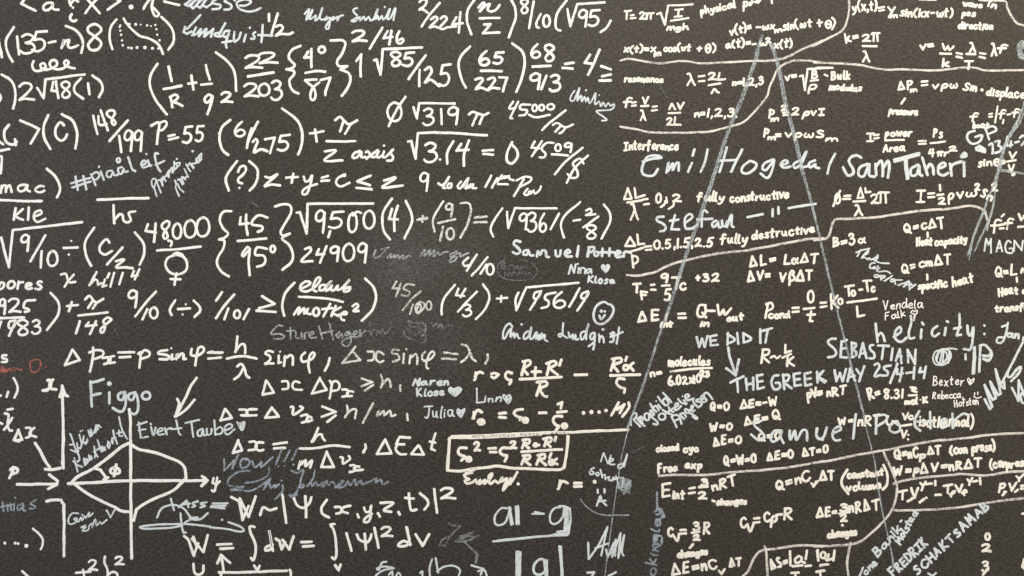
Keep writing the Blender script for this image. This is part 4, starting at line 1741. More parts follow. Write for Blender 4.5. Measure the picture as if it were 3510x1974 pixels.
~ 1050,480 1000,500 985,560 1010,600 1080,600 1130,550 1120,490 1050,480 1010,540 1020,580 1060,590 1100,550 1090,500 1040,500 1015,560
- 1075,485 1065,580
- 1060,490 1045,575
- 1120,490 1110,590
~ 1060,485 1120,470 1180,475
! signature C 9 pale chalk initials with a double upright
@ 3150 1150 2.7306
- 435,180 438,222
- 515,110 512,220 505,355
- 518,112 520,230 516,352
- 572,100 565,335
~ 568,98 610,88 660,130 680,175 650,232 602,218
~ 600,188 650,188 672,155
@ 2790 1000 2.4153
! signature W 4 thin white first name with a small outlined heart under the filled circle
> Bexter 985,780 1240,770 75
+ heart
~ 1290,770 1270,730 1280,715 1300,735 1325,715 1320,740 1290,770 1300,735 1285,745
! signature W 4 thin white first name and surname with a tiny smile
> Rebecca, 985,885 1235,880 62
> Hofsten 1165,950 1360,930 62
- 1330,835 1330,855
- 1355,830 1355,850
~ 1325,865 1350,880 1385,870
! signature C 7.5 pale chalk first name cut by the right edge beside the colon word
~ 1605,260 1590,340 1560,415 1515,420 1520,380 1570,380
- 1555,290 1600,275
> an 1600,380 1690,385 70
- 1735,375 1730,400
! signature C 8.5 pale chalk jagged name slanting up to the right edge
@ 3150 1150 2.7306
- 615,595 662,688 682,665 613,462
- 613,462 690,600 720,585 665,430
- 665,430 740,558 765,545 715,315
- 715,315 772,475 802,495 792,420
- 970,65 900,205 830,340 775,440
~ 830,340 832,385 862,385 920,310 955,292 930,355 862,428
- 870,490 930,610 930,420 990,570
~ 990,520 950,560 970,632 1010,620
@ 2790 1000 2.4153
! formula P 8 cream gas constant formula R equals 8.31
> R= 460,895 550,870 85
> 8.31 585,885 735,875 80
~ 800,790 850,800 810,815 850,830
- 785,860 850,855
> mol 755,930 850,925 50
. 880,895 7
> K 905,920 940,915 50
@ 0 900 2.4153
! signature C 9 large pale chalk nickname above the white diamond diagram
- 750,985 755,1090 760,1190
- 748,995 800,985 860,965
- 755,1100 835,1085
- 905,1075 905,1165
. 905,1003 20
~ 1035,1070 985,1085 980,1130 1015,1135 1035,1080 1040,1170 1015,1230 975,1230 935,1205
~ 1120,1075 1065,1090 1068,1130 1100,1135 1125,1085 1145,1160 1140,1230 1110,1255 1075,1235
O 1175 1070 1245 1135
! arrow W 9 white arrow pointing down left to the name below it
- 1628,955 1580,1020 1540,1110 1450,1275
- 1468,1128 1485,1160 1455,1275 1540,1215 1612,1135
@ 0 1374 2.4153
= letter k with a bar
- 155,240 115,325 185,320 150,240
- 130,330 160,335
~ 215,225 255,230 250,290 215,305
~ 285,225 255,250 245,280 300,300
! sketch W 10 white diffraction diagram with axes and a diamond curve
~ 355,-85 390,-85 400,-100
@ 0 900 2.4153
~ 395,975 425,980 410,1040 365,1060
~ 440,970 415,1000 415,1040 465,1050
- 515,1020 520,1200 525,1450 520,1550 525,1690
- 545,1100 515,1040 498,1110
- 560,1105 535,1090 515,1020
@ 0 1374 2.4153
- 515,500 525,555
- 375,565 430,570 500,555
- 290,350 330,410 375,500 412,550
- 110,570 78,635
~ 85,570 110,550 145,565 140,590 100,605
- 145,690 240,692 330,688 465,688
- 410,610 475,660 470,690 400,728
- 385,832 440,822 510,822
- 515,840 530,860 530,1100 530,1285
- 1070,70 1080,200 1082,600 1085,1000 1090,1305
- 565,685 700,680 900,668 1080,660 1300,660 1715,660
- 1675,625 1718,660 1670,705
- 590,680 640,630 780,555 920,450 1000,385 1065,350 1150,400 1200,410 1290,430 1400,470 1490,510 1530,560 1540,640 1500,680 1420,750 1300,800 1200,850 1130,900 1108,990
- 610,680 700,750 830,825 950,880 1000,910 1065,920
- 790,560 830,570 860,610 880,640 860,650 895,635
O 912 552 992 606
- 962,528 946,622
! signature C 6 pale chalk first name and surname rising along the diamond's upper left side
@ 220 1420 3.9
- 80,260 110,340 150,450 200,560 205,610 175,635
- 85,470 175,510
- 75,405 130,400
~ 175,385 180,440 190,500
- 200,270 225,350 240,400 215,460 195,450
- 265,290 255,350 240,400
~ 255,380 300,370 315,325 310,370 285,400
. 220,228 13 245,215 10
- 325,215 345,290 360,200 375,280 350,300 330,230
- 385,260 400,250 430,150 455,200 425,145 465,145 420,240
- 460,150 490,170
- 135,580 160,690 180,765
- 120,625 180,680 245,700
- 265,590 280,680 300,660 270,600 310,600 320,640 290,670
- 330,550 340,620 360,560 375,600 345,610
- 400,430 420,530 410,580
- 400,500 450,570
- 445,345 480,450 500,500
- 440,480 490,440
- 510,430 520,490 540,440 550,480 500,460
- 585,360 580,430 600,450 615,400 590,370
- 630,370 645,320 650,390
- 655,215 670,290 710,395
- 640,320 690,310
- 705,255 770,240
- 735,215 740,290 780,290
- 730,40 770,190 840,330
@ 0 1374 2.4153
! signature C 6.5 pale chalk first name and surname with heart right of the diamond's top
- 1150,180 1165,300
- 1140,200 1215,175
- 1150,245 1205,235
- 1165,305 1225,295
~ 1250,215 1270,285 1290,220
- 1245,190 1250,195
~ 1300,265 1350,240 1335,225 1305,245 1310,280 1355,275
~ 1365,225 1380,285 1380,240 1415,225
- 1460,160 1480,265 1495,280
- 1420,235 1500,225
- 1535,185 1650,155
- 1585,180 1600,295
~ 1680,230 1640,250 1640,285 1670,285 1685,235 1690,285 1710,280
@ 720 1374 2.4153
~ -25,230 -20,280 10,270 15,230
- 35,160 45,280
~ 45,240 85,215 105,240 90,270 45,275
~ 120,250 185,215 165,190 125,215 125,265 150,280 205,235
+ heart
~ 225,175 265,245 285,175 255,195 265,240 270,190 240,185
@ 0 1374 2.4153
! signature C 5.5 pale chalk first name and surname under the diamond's lower left side
~ 650,930 600,930 565,980 575,1020 620,1010 640,970 610,975 650,1000 670,960 680,990 700,950 710,970 740,920 735,960 770,930
- 680,940 685,945
~ 710,1030 670,1050 715,1045 680,1075 730,1070 740,1030 770,1010 760,1050 790,980 800,1030 830,1000 840,1020 885,985
- 885,905 915,965 950,900
. 880,910 8
! signature B 6 blue grey chalk partial name at the left edge under the small arrow
- -10,880 50,868
- 20,840 30,915
- 60,860 65,910
- 85,850 95,905
- 60,870 100,860
- 125,800 130,805
- 120,850 115,910
~ 190,850 150,870 150,905 180,890 195,855 195,910 215,905
~ 300,820 250,850 290,870 285,890 245,890
! formula W 8 white dotted run and a bracket at the left edge
. 40,1178 13 125,1178 12 150,1182 12 218,1200 17
~ 275,1060 330,1110 355,1150 350,1200 335,1228
! bracket W 8 white bracket tip cut by the bottom left edge
- 185,1412 235,1455
! formula W 8 white squared letter cut by the bottom edge
- 630,1425 750,1412
- 690,1400 700,1470
2 735 1320 805 1400
! formula W 8 white squared letter h cut by the bottom edge
~ 870,1290 865,1340 890,1400 890,1470
~ 895,1440 930,1415 970,1430 970,1480
2 955 1290 1025 1355
! signature C 7 pale chalk name with a wide looping flourish right of the diamond
~ 1300,965 1340,890 1420,860 1480,870 1530,900 1590,975 1660,980 1720,930
- 1415,810 1440,905
- 1480,880 1545,825 1560,880
- 1510,860 1570,850
~ 1640,830 1590,850 1620,870 1590,880
~ 1710,840 1660,850 1700,870 1660,880
- 1495,930 1510,1060 1520,1095 1540,1090
~ 1570,970 1640,965 1560,990 1500,1030 1400,1050 1200,1058 1155,1045 1240,1030 1400,1020 1560,1020 1739,1040
@ 720 1374 2.4153
- 5,880 120,890
- 20,850 145,848
- 10,870 130,868
. 100,985 10
~ 0,1045 140,1060 230,1082 280,1075 250,1040 155,1005
! formula W 8.5 white equation delta x equals h over m delta v
- 235,325 190,430 265,410 230,330
~ 325,340 375,340 380,395 320,410
~ 440,345 395,345 375,380 400,410 440,405
- 525,360 635,345
- 530,395 620,388
~ 895,225 870,290 840,338
~ 850,335 890,285 925,280 930,305 950,330
- 745,395 890,390 1010,370 1155,380
~ 730,560 750,490 745,530 790,490 790,540 845,490 830,550
- 965,420 920,550 1025,545 965,425
~ 1080,465 1100,470 1100,520 1160,480 1150,455
~ 1160,535 1200,535 1195,580 1155,590
~ 1235,545 1200,545 1195,575 1265,570
! formula W 8.5 white delta E delta t behind the comma
- 1285,360 1290,390 1270,425
- 1450,320 1380,440 1500,435 1450,325
- 1655,305 1570,298 1540,360 1610,360
~ 1550,365 1535,400 1570,440 1620,440
- 1725,370 1665,440 1770,445 1735,375
@ 1440 1374 2.4153
- 125,270 100,350 90,400 120,412
- 80,335 125,345
! signature B 6.5 blue grey chalk exclamation ending in three exclamation marks
@ 720 1374 2.4153
- 115,480 120,580 200,490 185,560 235,445
~ 320,490 270,480 250,520 265,560 310,540 330,500 300,475
~ 350,500 375,550 430,500 420,550 520,465
- 595,395 545,525
- 660,405 615,500
- 720,400 680,490
. 565,542 8 615,542 8 690,528 9
! signature B 6.5 blue grey chalk sweeping name of two words under the exclamation
~ 490,550 480,610 400,660 290,680
~ 330,580 230,590 155,650 160,700 280,715 170,735 260,738
~ 280,745 350,740 440,690 500,640 470,690 440,735
~ 450,690 490,680 500,720 540,690 530,720 570,690
. 592,660 9
~ 600,700 600,750 540,815
~ 665,575 720,595 775,570 750,650 740,700 700,770 650,780 680,795 720,770
~ 740,700 775,690 770,715 740,715
~ 870,575 850,650 800,710 840,680 845,710 880,670 890,705 940,670 920,710 950,700 965,660 980,700 1010,670 1030,690 1040,720 1080,670 1110,660 1060,720 1120,700 1140,660 1160,700 1200,650 1210,700 1250,650 1260,690 1340,660 1380,640 1370,680 1410,650 1430,690 1475,670
! letter W 8 white letter y beside the diagram's arrow tip
- 30,640 20,680 50,690
- 60,635 40,740
~ 80,665 50,700 35,750 15,740
! formula W 9 white probability formula W like the square of psi
- 175,795 240,830 270,985 320,870
- 245,805 320,960 378,790
- 270,985 250,850
~ 415,945 440,880 490,905 550,890
- 600,780 630,1010
~ 690,800 720,860 770,885 820,850 840,800
- 790,790 795,965
~ 965,820 925,880 930,930 985,965
~ 1035,880 1080,880 1090,920 1045,935
~ 1160,870 1110,880 1085,910 1140,930
- 1220,940 1230,965
~ 1275,885 1290,920 1325,915 1335,870
~ 1330,880 1330,960 1310,1000 1275,1000 1290,965 1340,935
- 1390,930 1405,955
~ 1410,845 1520,845 1440,905 1500,920
- 1560,920 1570,940
~ 1645,765 1650,830 1665,905 1710,900
- 1615,800 1685,808
@ 1440 1374 2.4153
~ 0,765 60,820 65,860 35,900
- 115,730 140,925
2 175 725 290 808
! formula W 9 white integral of d W equals integral of psi squared d v
@ 0 1374 2.4153
- 1525,1120 1560,1150 1605,1280 1640,1180
- 1590,1140 1685,1250 1718,1110
- 1600,1125 1625,1200
@ 720 1374 2.4153
- 60,1190 175,1185
- 85,1225 190,1218
~ 370,1045 330,1040 335,1090 375,1190 375,1270 355,1320 340,1300
~ 520,1190 465,1210 460,1240 510,1215 490,1070 505,1150 520,1240
- 545,1140 575,1160 590,1230 620,1170
- 600,1150 655,1230 690,1120
- 755,1170 840,1165
- 770,1205 858,1200
~ 1030,1020 995,1025 1020,1060 1040,1150 1045,1270 1030,1310 1010,1295
- 1035,1360 1065,1400 1080,1355
- 1130,1095 1170,1240
~ 1215,1105 1240,1150 1300,1170 1330,1130 1335,1105
- 1280,1100 1290,1230
- 1360,1050 1395,1215
2 1420 1045 1510 1120
~ 1660,1190 1600,1160 1555,1200 1620,1200 1650,1160 1625,1045
- 1630,1050 1655,1195
- 1700,1105 1760,1200 1815,1105
! sketch W 9 white axis corner with an arrow cut by the bottom edge
@ 0 1374 2.4153
~ 1600,1350 1610,1420 1640,1440 1680,1420 1685,1365
@ 720 1374 2.4153
- 60,1345 90,1275 165,1340
- 90,1280 115,1410
- 75,1420 250,1420 450,1412 635,1405
- 90,1425 95,1470
~ 660,1400 670,1425 665,1470
- 365,1365 395,1405 410,1365
! signature D 6.5 faint grey crossed out scribble beside the integral
@ 1440 1374 2.4153
- 235,1015 270,1030 330,1035 260,1110 200,1200 160,1195 180,1150 250,1120
- 440,1080 290,1165 380,1160 490,1110
- 330,1120 430,1090
- 360,1160 420,1220 480,1270 470,1320
- 450,1130 400,1110 340,1150
- 470,1260 460,1340
! signature C 6.5 pale chalk looping name cut by the bottom edge
@ 720 1374 2.4153
~ 1460,1330 1420,1340 1400,1400 1380,1390 1440,1370 1525,1385 1440,1400 1380,1440 1360,1470
~ 1480,1440 1510,1410 1510,1449
~ 1540,1449 1560,1420 1580,1449
@ 1440 1374 2.4153
~ 0,1425 20,1410 20,1449
! signature C 6.5 pale chalk tall looped letters cut by the bottom edge
- 100,1310 80,1380 85,1470
- 130,1300 150,1420
~ 140,1410 200,1370 280,1365 330,1400 320,1449
- 425,1360 520,1390 500,1440
~ 480,1410 530,1400 550,1449
! sketch C 7 large pale chalk letters a and g over a ruled line
~ 720,890 670,890 620,950 620,1015 660,1030 710,1000 745,880 745,950 755,1025
- 735,880 770,1020
- 790,875 800,1020
- 810,870 820,1020
- 800,880 812,1010
- 930,935 1025,935
- 950,920 1020,935
~ 1160,880 1110,890 1075,950 1085,1010 1130,1015 1180,960 1190,880 1200,960 1195,1080
- 1205,880 1210,1080 1135,1085
- 1220,880 1225,1085
- 1240,890 1245,980 1230,1100 1100,1105
~ 1150,870 1200,875 1240,900
- 605,1162 800,1145 1000,1120 1220,1112
- 640,1155 1100,1112 1220,1105
! sketch C 9 large pale chalk figures cut by the bottom edge under the ruled line
- 800,1250 800,1449
- 815,1250 815,1449
- 828,1255 825,1449
~ 1040,1320 990,1310 945,1360 945,1420 990,1440 1040,1400 1045,1320
- 1030,1320 1040,1449
- 1048,1320 1050,1449
- 1155,1205 1165,1300 1175,1449
- 1165,1210 1178,1449
! formula P 9.5 cream thick framed formula rho zero squared
+ frame
- 245,310 240,400 228,480 225,575 330,582 420,565 560,550 640,540 760,555 900,560 1060,570 1160,568 1195,550 1215,400 1222,290
- 240,320 265,300 400,295 560,290 720,285 900,272 1050,262 1180,265
- 265,295 600,283 900,268 1180,262 1450,250 1722,238
- 255,305 500,302 720,292 1000,275
- 245,318 237,420 228,570
- 1228,295 1208,460 1190,555
= thick framed formula
~ 385,390 330,390 315,430 345,455 370,460 340,495
O 380 465 420 500
. 400,485 20
2 450 345 495 410
- 565,395 625,392
- 580,425 630,425
~ 735,390 680,390 660,425 690,450 720,455 700,500
2 750 335 795 390
- 865,330 845,390
~ 850,325 905,320 900,350 860,355 900,390
. 955,365 24
- 940,370 985,365
- 1050,310 1030,375
~ 1020,315 1085,305 1080,340 1050,345 1080,380
- 1125,300 1115,330
- 840,420 1000,410 1175,402
- 870,455 840,525
~ 850,455 910,450 905,480 865,490 910,530
- 995,450 965,525
~ 975,450 1030,440 1030,475 990,485 1040,530
- 1085,435 1070,470
O 1065 490 1105 530
~ 1130,480 1100,510 1135,525
. 1088,510 16
! signature K 2.2 tiny dark pencil letters written along the cream frame's top edge
> MOA 432,302 535,298 20
> MACCAN 585,298 780,292 20
> ANGIE 830,290 985,284 20
> BAST 1085,282 1210,274 20
! note P 9 cream thick scrawled word with full stop under the frame
~ 430,595 380,600 370,630 410,650 370,660 390,685 440,670 460,650 470,685 500,650 490,690 540,650 530,685 580,640 600,600 570,620 580,685 620,660 650,680 680,630 670,670 720,640 700,700 685,745 720,700 750,640
- 805,590 745,690
. 812,688 14 400,600 14
- 365,615 440,575
! formula P 9.5 cream thick formula r equals dot under the frame
~ 1160,660 1150,720 1140,730
~ 1150,705 1180,665 1220,680
- 1275,680 1335,680
- 1275,708 1335,708
! dot P 9.5 cream round dot after r equals
. 1445,670 17
! signature C 5.5 pale chalk first name and surname ending at a scribbled square
- 1495,500 1520,430 1555,520 1580,450
~ 1560,510 1600,490 1590,475 1565,500 1575,525 1610,525
~ 1680,520 1640,530 1645,560 1675,545 1715,440 1690,545
~ 1440,555 1410,570 1440,600 1410,610 1400,590
O 1455 595 1480 620
- 1490,570 1510,635
~ 1505,620 1530,610 1535,650
~ 1540,640 1570,625 1560,655 1585,655
~ 1590,660 1600,630 1610,640
- 1620,620 1640,680
- 1605,650 1650,630
- 1680,635 1670,715
! sketch S 6 grey chalk small scribbled square on the triangle's left leg
- 1665,635 1745,660 1730,760 1640,720 1665,635 1735,690 1650,720 1740,670 1660,700 1735,740 1680,650 1700,750 1720,660
- 1640,700 1690,770 1745,700
! sketch C 7 pale chalk frowning face with two square eyes
- 1470,735 1470,762
- 1525,730 1525,760
~ 1462,870 1480,810 1490,785 1505,830 1540,865
- 1475,835 1535,825
! sketch S 4.5 thin grey chalk curved stroke crossing the triangle's left leg
~ 1330,815 1370,870 1440,920 1530,945 1610,945 1725,945
! signature C 7 pale chalk jagged name at the foot of the triangle's left leg
- 1390,1175 1395,1310 1480,1190 1550,1045 1500,1280
- 1450,1220 1560,1180
- 1540,1230 1555,1290 1600,1180 1590,1290 1660,1095 1640,1300 1690,1110 1670,1250 1685,1280
- 1570,1270 1620,1150 1615,1280
! signature C 8 pale chalk figures cut by the bottom edge at the triangle's left leg
- 1385,1420 1440,1418 1410,1470
- 1560,1449 1620,1420
@ 720 440 2.4153
! scratch D 2.2 thin pale scratch in the canvas under the question mark
- 335,605 408,652
@ 2100 1000 2.4153
! scratch D 2.2 thin pale scratch beside the triangle's left leg
- 150,1340 200,1310 260,1280
@ 2100 0 2.4153
! scratch D 2 faint thin scratch under the word resonance
- 380,700 450,805
@ 0 900 2.4153
! scratch D 2 faint thin scratch right of the one four eight
- 945,545 972,590
@ 2100 1374 2.4153
! note P 8 cream heading for the free expansion
> Free 380,595 530,572 68
> exp 600,562 735,558 65
! divider R 8 cream long rising line under the closed cycle notes
~ 385,620 500,612 640,615 780,615 900,600 1050,585 1250,572 1480,545 1739,500
@ 2790 1374 2.4153
~ 0,515 150,490 400,440 600,405 850,355 1000,330 1150,318 1300,302 1480,278 1739,265 1850,250
@ 2100 1374 2.4153
! formula P 8.5 cream internal energy formula three halves n R T
- 412,690 415,795
- 412,690 475,682
- 412,740 465,735
- 415,795 470,785
> int 500,812 590,808 75
- 635,725 680,718
- 630,765 680,758
3 735 650 785 700
@ 2100 1374 2.4153
- 715,712 785,708
2 715 755 775 808
> nRT 830,745 1040,690 82
- 825,825 842,832
> changes 865,865 1105,850 50
! formula P 8.5 cream heat formula at constant volume
> Q=nC 1360,735 1640,660 85
> v 1655,715 1700,700 50
@ 2790 1374 2.4153
- 30,665 -5,710
> ΔT 50,660 175,650 92
~ 275,570 235,640 235,700 285,770
> constant 280,645 570,610 58
> volume 275,745 550,720 65
~ 575,530 605,600 605,690 570,735
@ 2100 1374 2.4153
! formula P 8.5 cream formula C v equals three halves R
c 460 1050 500 1120
~ 500,1110 535,1160 550,1100
- 560,1070 605,1068
- 560,1100 605,1098
3 670 1005 715 1070
- 655,1090 715,1082
2 670 1110 720 1150
R 755 1010 800 1100
- 665,1185 640,1215
> changes 540,1300 780,1270 58
! formula P 8.5 cream formula C v equals C p minus R
c 1060 965 1105 1045
~ 1115,1020 1140,1080 1165,1020
- 1170,975 1215,972
- 1165,1010 1215,1005
c 1255 925 1300 1000
ρ 1310 955 1360 1045
- 1355,945 1400,938
R 1420 890 1480 980
! formula P 8.5 cream formula change of energy at the bottom edge
> ΔE=nC 490,1440 870,1390 90
> v 885,1440 930,1430 55
> ΔT 970,1370 1070,1355 70
! formula P 8.5 cream formula change of energy equals three halves n R delta T
@ 2790 1374 2.4153
> ΔE= 25,965 195,945 75
3 220 855 275 915
- 210,935 275,925
2 225 945 270 995
. 235,1030 12
> nRΔT 295,930 550,890 95
> changes 115,1135 350,1110 60
! divider R 8 cream curved frame around the entropy formula
@ 2100 1374 2.4153
~ 1080,1450 1120,1410 1160,1320 1200,1260 1250,1235 1350,1225 1500,1200 1630,1195 1739,1205
- 1260,1205 1270,1250 1285,1470
@ 2790 1374 2.4153
~ 0,1202 150,1198 300,1188 400,1155 500,1070 600,970 650,890 680,800 688,720 680,670 640,560 600,480 572,410
- 303,1175 285,1260 275,1340 285,1470
! formula P 8.5 cream entropy formula with Q over T
@ 2100 1374 2.4153
> ΔS= 1315,1395 1450,1355 75
- 1468,1245 1472,1360
~ 1540,1285 1510,1310 1515,1340 1550,1335 1565,1300 1540,1285
- 1560,1330 1590,1340
- 1608,1240 1598,1310
- 1490,1370 1570,1362
- 1595,1368 1640,1364
- 1480,1425 1540,1420
- 1510,1425 1515,1470
- 1690,1240 1700,1320
- 1739,1360 1720,1365
@ 2790 1374 2.4153
- 30,1235 35,1320
0 55 1250 95 1300
- 90,1300 110,1320
~ 120,1270 115,1315 150,1305
- 170,1240 160,1320
- 55,1358 120,1352
- 20,1415 85,1405
- 50,1412 55,1470
! formula P 8.5 cream heat formula at constant pressure in the framed corner
> Q=nC 675,485 870,460 80
> p 875,480 920,480 70
> ΔT 945,445 1055,430 72
> (con 1130,445 1265,425 75
> press) 1310,425 1500,405 75
! formula P 8.5 cream work formula at constant pressure in the framed corner
> W=pΔV 665,615 1025,580 75
> =nRΔT 1060,575 1390,545 75
> (con 1460,560 1590,545 75
> press 1595,560 1770,530 65
! divider R 8 cream line under the constant pressure formulas
~ 660,685 740,660 900,635 1050,622 1220,605 1400,618 1600,590 1739,580 1850,570
! divider R 8 cream line over the slanted chalk names at the right edge
~ 665,905 800,905 1000,898 1200,880 1400,850 1600,820 1739,805 1850,795
! formula P 8.5 cream adiabatic formula T V to the gamma minus one
> TV 705,815 870,800 75
> i 770,835 800,835 45
> i 870,840 895,838 45
~ 880,680 905,700 925,670
- 905,700 890,740
- 930,690 975,685
- 1005,665 1005,700
- 1005,780 1050,778
> TV 1070,765 1250,745 70
> f 1125,790 1165,780 40
> f 1230,775 1275,765 40
~ 1270,650 1290,670 1310,640
- 1290,670 1285,695
- 1315,670 1350,665
- 1372,640 1378,690
! formula P 8.5 cream adiabatic formula P V to the gamma cut by the right edge
> PV 1530,755 1680,745 75
> i 1570,780 1590,780 40
> i 1655,755 1680,755 40
~ 1675,625 1700,640 1739,605
- 1700,640 1695,665
- 1715,705 1760,700
! digit P 8.5 cream digit zero standing alone at the bottom right
0 1418 1098 1455 1150
! digit P 8.5 cream digit two below the lone zero
2 1395 1190 1462 1245
! digit P 8.5 cream digit three near the bottom right corner
3 1395 1330 1445 1410
- 1435,1395 1400,1440
! digit P 8.5 cream marks cut by the right edge beside the digit three
- 1739,1310 1725,1370 1745,1390
! dash P 8.5 cream dash cut by the right edge above the digits
- 1725,935 1760,930
! signature C 7 pale chalk name in two slanted lines left of the slanted capitals
> Banik 525,1290 725,1070 75
> one 425,1440 525,1350 62
- 405,1380 370,1470
> Molstad 715,1190 860,930 60
- 715,1000 725,990
! signature C 8 pale chalk slanted capitals in two lines at the bottom right
> FREDRIK 665,1460 945,1180 80
> SCHAKTSAMAB 860,1440 1450,885 72
! signature B 7 faint blue grey chalk name running upward beside the triangle's left leg
@ 2100 1374 2.4153
> okingley 355,1449 400,900 85
- 365,755 368,900
~ 345,920 400,895 410,960 380,985
~ 340,1200 360,1130 400,1120 405,1180 350,1220
! sketch S 3 grey chalk thin stroke continuing the tall triangle's right leg
@ 2790 1374 2.4153
- 500,500 540,800 600,1080 640,1270 655,1400
- 506,500 546,800 606,1080 648,1270 662,1400
- 640,1250 665,1380
! signature C 7 pale chalk name cut by the bottom right edge
- 945,1430 980,1449 1010,1425
'''
# ------------------------------------------------------------------ strokes -> raised chalk ribbons
def catmull(P, step):
    out = []
    n = len(P)
    for i in range(n - 1):
        p1, p2 = P[i], P[i+1]
        p0 = P[i-1] if i > 0 else (2*p1[0]-p2[0], 2*p1[1]-p2[1])
        p3 = P[i+2] if i + 2 < n else (2*p2[0]-p1[0], 2*p2[1]-p1[1])
        d = math.dist(p1, p2); k = max(2, int(d/step))
        # centripetal-ish tension keeps tight handwriting from overshooting
        m1 = ((p2[0]-p0[0])*.5, (p2[1]-p0[1])*.5); m2 = ((p3[0]-p1[0])*.5, (p3[1]-p1[1])*.5)
        for q in (0, 1):
            pass
        def lim(m):
            L = math.hypot(*m); f = min(1.0, 1.25*d/L) if L > 1e-6 else 1.0
            return (m[0]*f, m[1]*f)
        m1, m2 = lim(m1), lim(m2)
        for j in range(k):
            t = j/k; t2 = t*t; t3 = t2*t
            a, b, c, e = 2*t3-3*t2+1, t3-2*t2+t, -2*t3+3*t2, t3-t2
            out.append((a*p1[0]+b*m1[0]+c*p2[0]+e*m2[0], a*p1[1]+b*m1[1]+c*p2[1]+e*m2[1]))
    out.append(P[-1])
    return out

def split_smooth(pts):
    runs, cur = [], [pts[0]]
    for p in pts[1:]:
        if math.dist(p, cur[-1]) < 1e-6:
            if len(cur) > 1: runs.append(cur)
            cur = [p]
        else: cur.append(p)
    if len(cur) > 1: runs.append(cur)
    return runs

def split_sharp(pts):
    runs, cur = [], [pts[0]]
    for i, p in enumerate(pts[1:], 1):
        if math.dist(p, cur[-1]) < 1e-6: continue
        cur.append(p)
        if i < len(pts) - 1:
            a = (p[0]-cur[-2][0], p[1]-cur[-2][1]); b = (pts[i+1][0]-p[0], pts[i+1][1]-p[1])
            la, lb = math.hypot(*a), math.hypot(*b)
            if la and lb and (a[0]*b[0]+a[1]*b[1])/(la*lb) < 0.80:
                runs.append(cur); cur = [p]
    if len(cur) > 1: runs.append(cur)
    return runs

PROFILE = ((-1, 0.0), (-.78, .62), (-.3, .95), (.3, .95), (.78, .62), (1, 0.0))
class Ink:
    def __init__(self, style, pen):
        self.style, self.pen, self.v, self.f, self.n = style, pen, [], [], 0
    def pt(self, x, y, up):
        wx, wz = at_px(x, y)
        self.v.append((wx, -0.0002 - LAYER[self.style]*0.001 - up, wz))
    def ribbon(self, P, pen):
        # wobble of the hand, in photo pixels
        Q = []
        s = self.n*7.31
        for (x, y) in P:
            dx = noise.noise(Vector((x*.022, y*.022, 3.1)))*1.3 + noise.noise(Vector((x*.09, y*.09, 9.2)))*.55
            dy = noise.noise(Vector((x*.022, y*.022, 17.4)))*1.3 + noise.noise(Vector((x*.09, y*.09, 24.8)))*.55
            Q.append((x+dx, y+dy))
        P = [Q[0]]
        for q in Q[1:]:
            if math.dist(q, P[-1]) > 0.6: P.append(q)
        if len(P) < 2: return self.dot(P[0][0], P[0][1], pen*.55)
        zoff = (self.n % 40)*0.0000035; self.n += 1
        hgt = 0.00022 if self.style in 'WPRV' else 0.00014
        R = pen*.5
        n = len(P); T = []
        for i in range(n):
            a = P[max(0, i-1)]; b = P[min(n-1, i+1)]
            L = math.dist(a, b) or 1.0; T.append(((b[0]-a[0])/L, (b[1]-a[1])/L))
        rows = []
        # rounded ends: shrinking rows beyond both ends
        for k in (0.97, 0.78, 0.42):
            rows.append((P[0][0]-T[0][0]*R*k, P[0][1]-T[0][1]*R*k, T[0], math.sqrt(1-k*k)))
        for i in range(n): rows.append((P[i][0], P[i][1], T[i], 1.0))
        for k in (0.42, 0.78, 0.97):
            rows.append((P[-1][0]+T[-1][0]*R*k, P[-1][1]+T[-1][1]*R*k, T[-1], math.sqrt(1-k*k)))
        base = len(self.v)
        for (x, y, t, k) in rows:
            w = 1 + .17*noise.noise(Vector((x*.03, y*.03, s))) + .12*noise.noise(Vector((x*.16, y*.16, s+5)))
            e1 = 1 + .10*noise.noise(Vector((x*.3, y*.3, s+11))); e2 = 1 + .10*noise.noise(Vector((x*.3, y*.3, s+23)))
            for (u, hh) in PROFILE:
                r = R*w*k*(e1 if u < 0 else e2)*u
                self.pt(x - t[1]*r, y + t[0]*r, zoff + hgt*hh*max(k, .3))
        m = len(PROFILE)
        for i in range(len(rows)-1):
            for j in range(m-1):
                a = base+i*m+j
                self.f.append((a, a+1, a+m+1, a+m))
    def dot(self, x, y, r):
        zoff = (self.n % 40)*0.0000035; self.n += 1
        base = len(self.v); self.pt(x, y, zoff+0.00022)
        for ring, (k, hh) in enumerate(((.93, .000215), (1.0, 0.0))):
            for j in range(14):
                a = 2*math.pi*j/14
                rr = r*k*(1+.12*noise.noise(Vector((x+math.cos(a)*2, y+math.sin(a)*2, 2.2))))
                self.pt(x+math.cos(a)*rr, y+math.sin(a)*rr, zoff+hh)
        for j in range(14):
            k = (j+1) % 14
            self.f.append((base, base+1+j, base+1+k)); self.f.append((base+1+j, base+15+j, base+15+k, base+1+k))
    def stroke(self, pts, sharp, pen=None):
        pen = pen or self.pen
        for run in (split_sharp(pts) if sharp else split_smooth(pts)):
            self.ribbon(catmull(run, 5.0), pen)
    def build(self, name, parent, label=None):
        me = bpy.data.meshes.new(name); me.from_pydata(self.v, [], self.f); me.update()
        for p in me.polygons: p.use_smooth = True
        me.materials.append(MAT[self.style])
        o = bpy.data.objects.new(name, me); sc.collection.objects.link(o); o.parent = parent
        if label: o['label'] = label
        return o

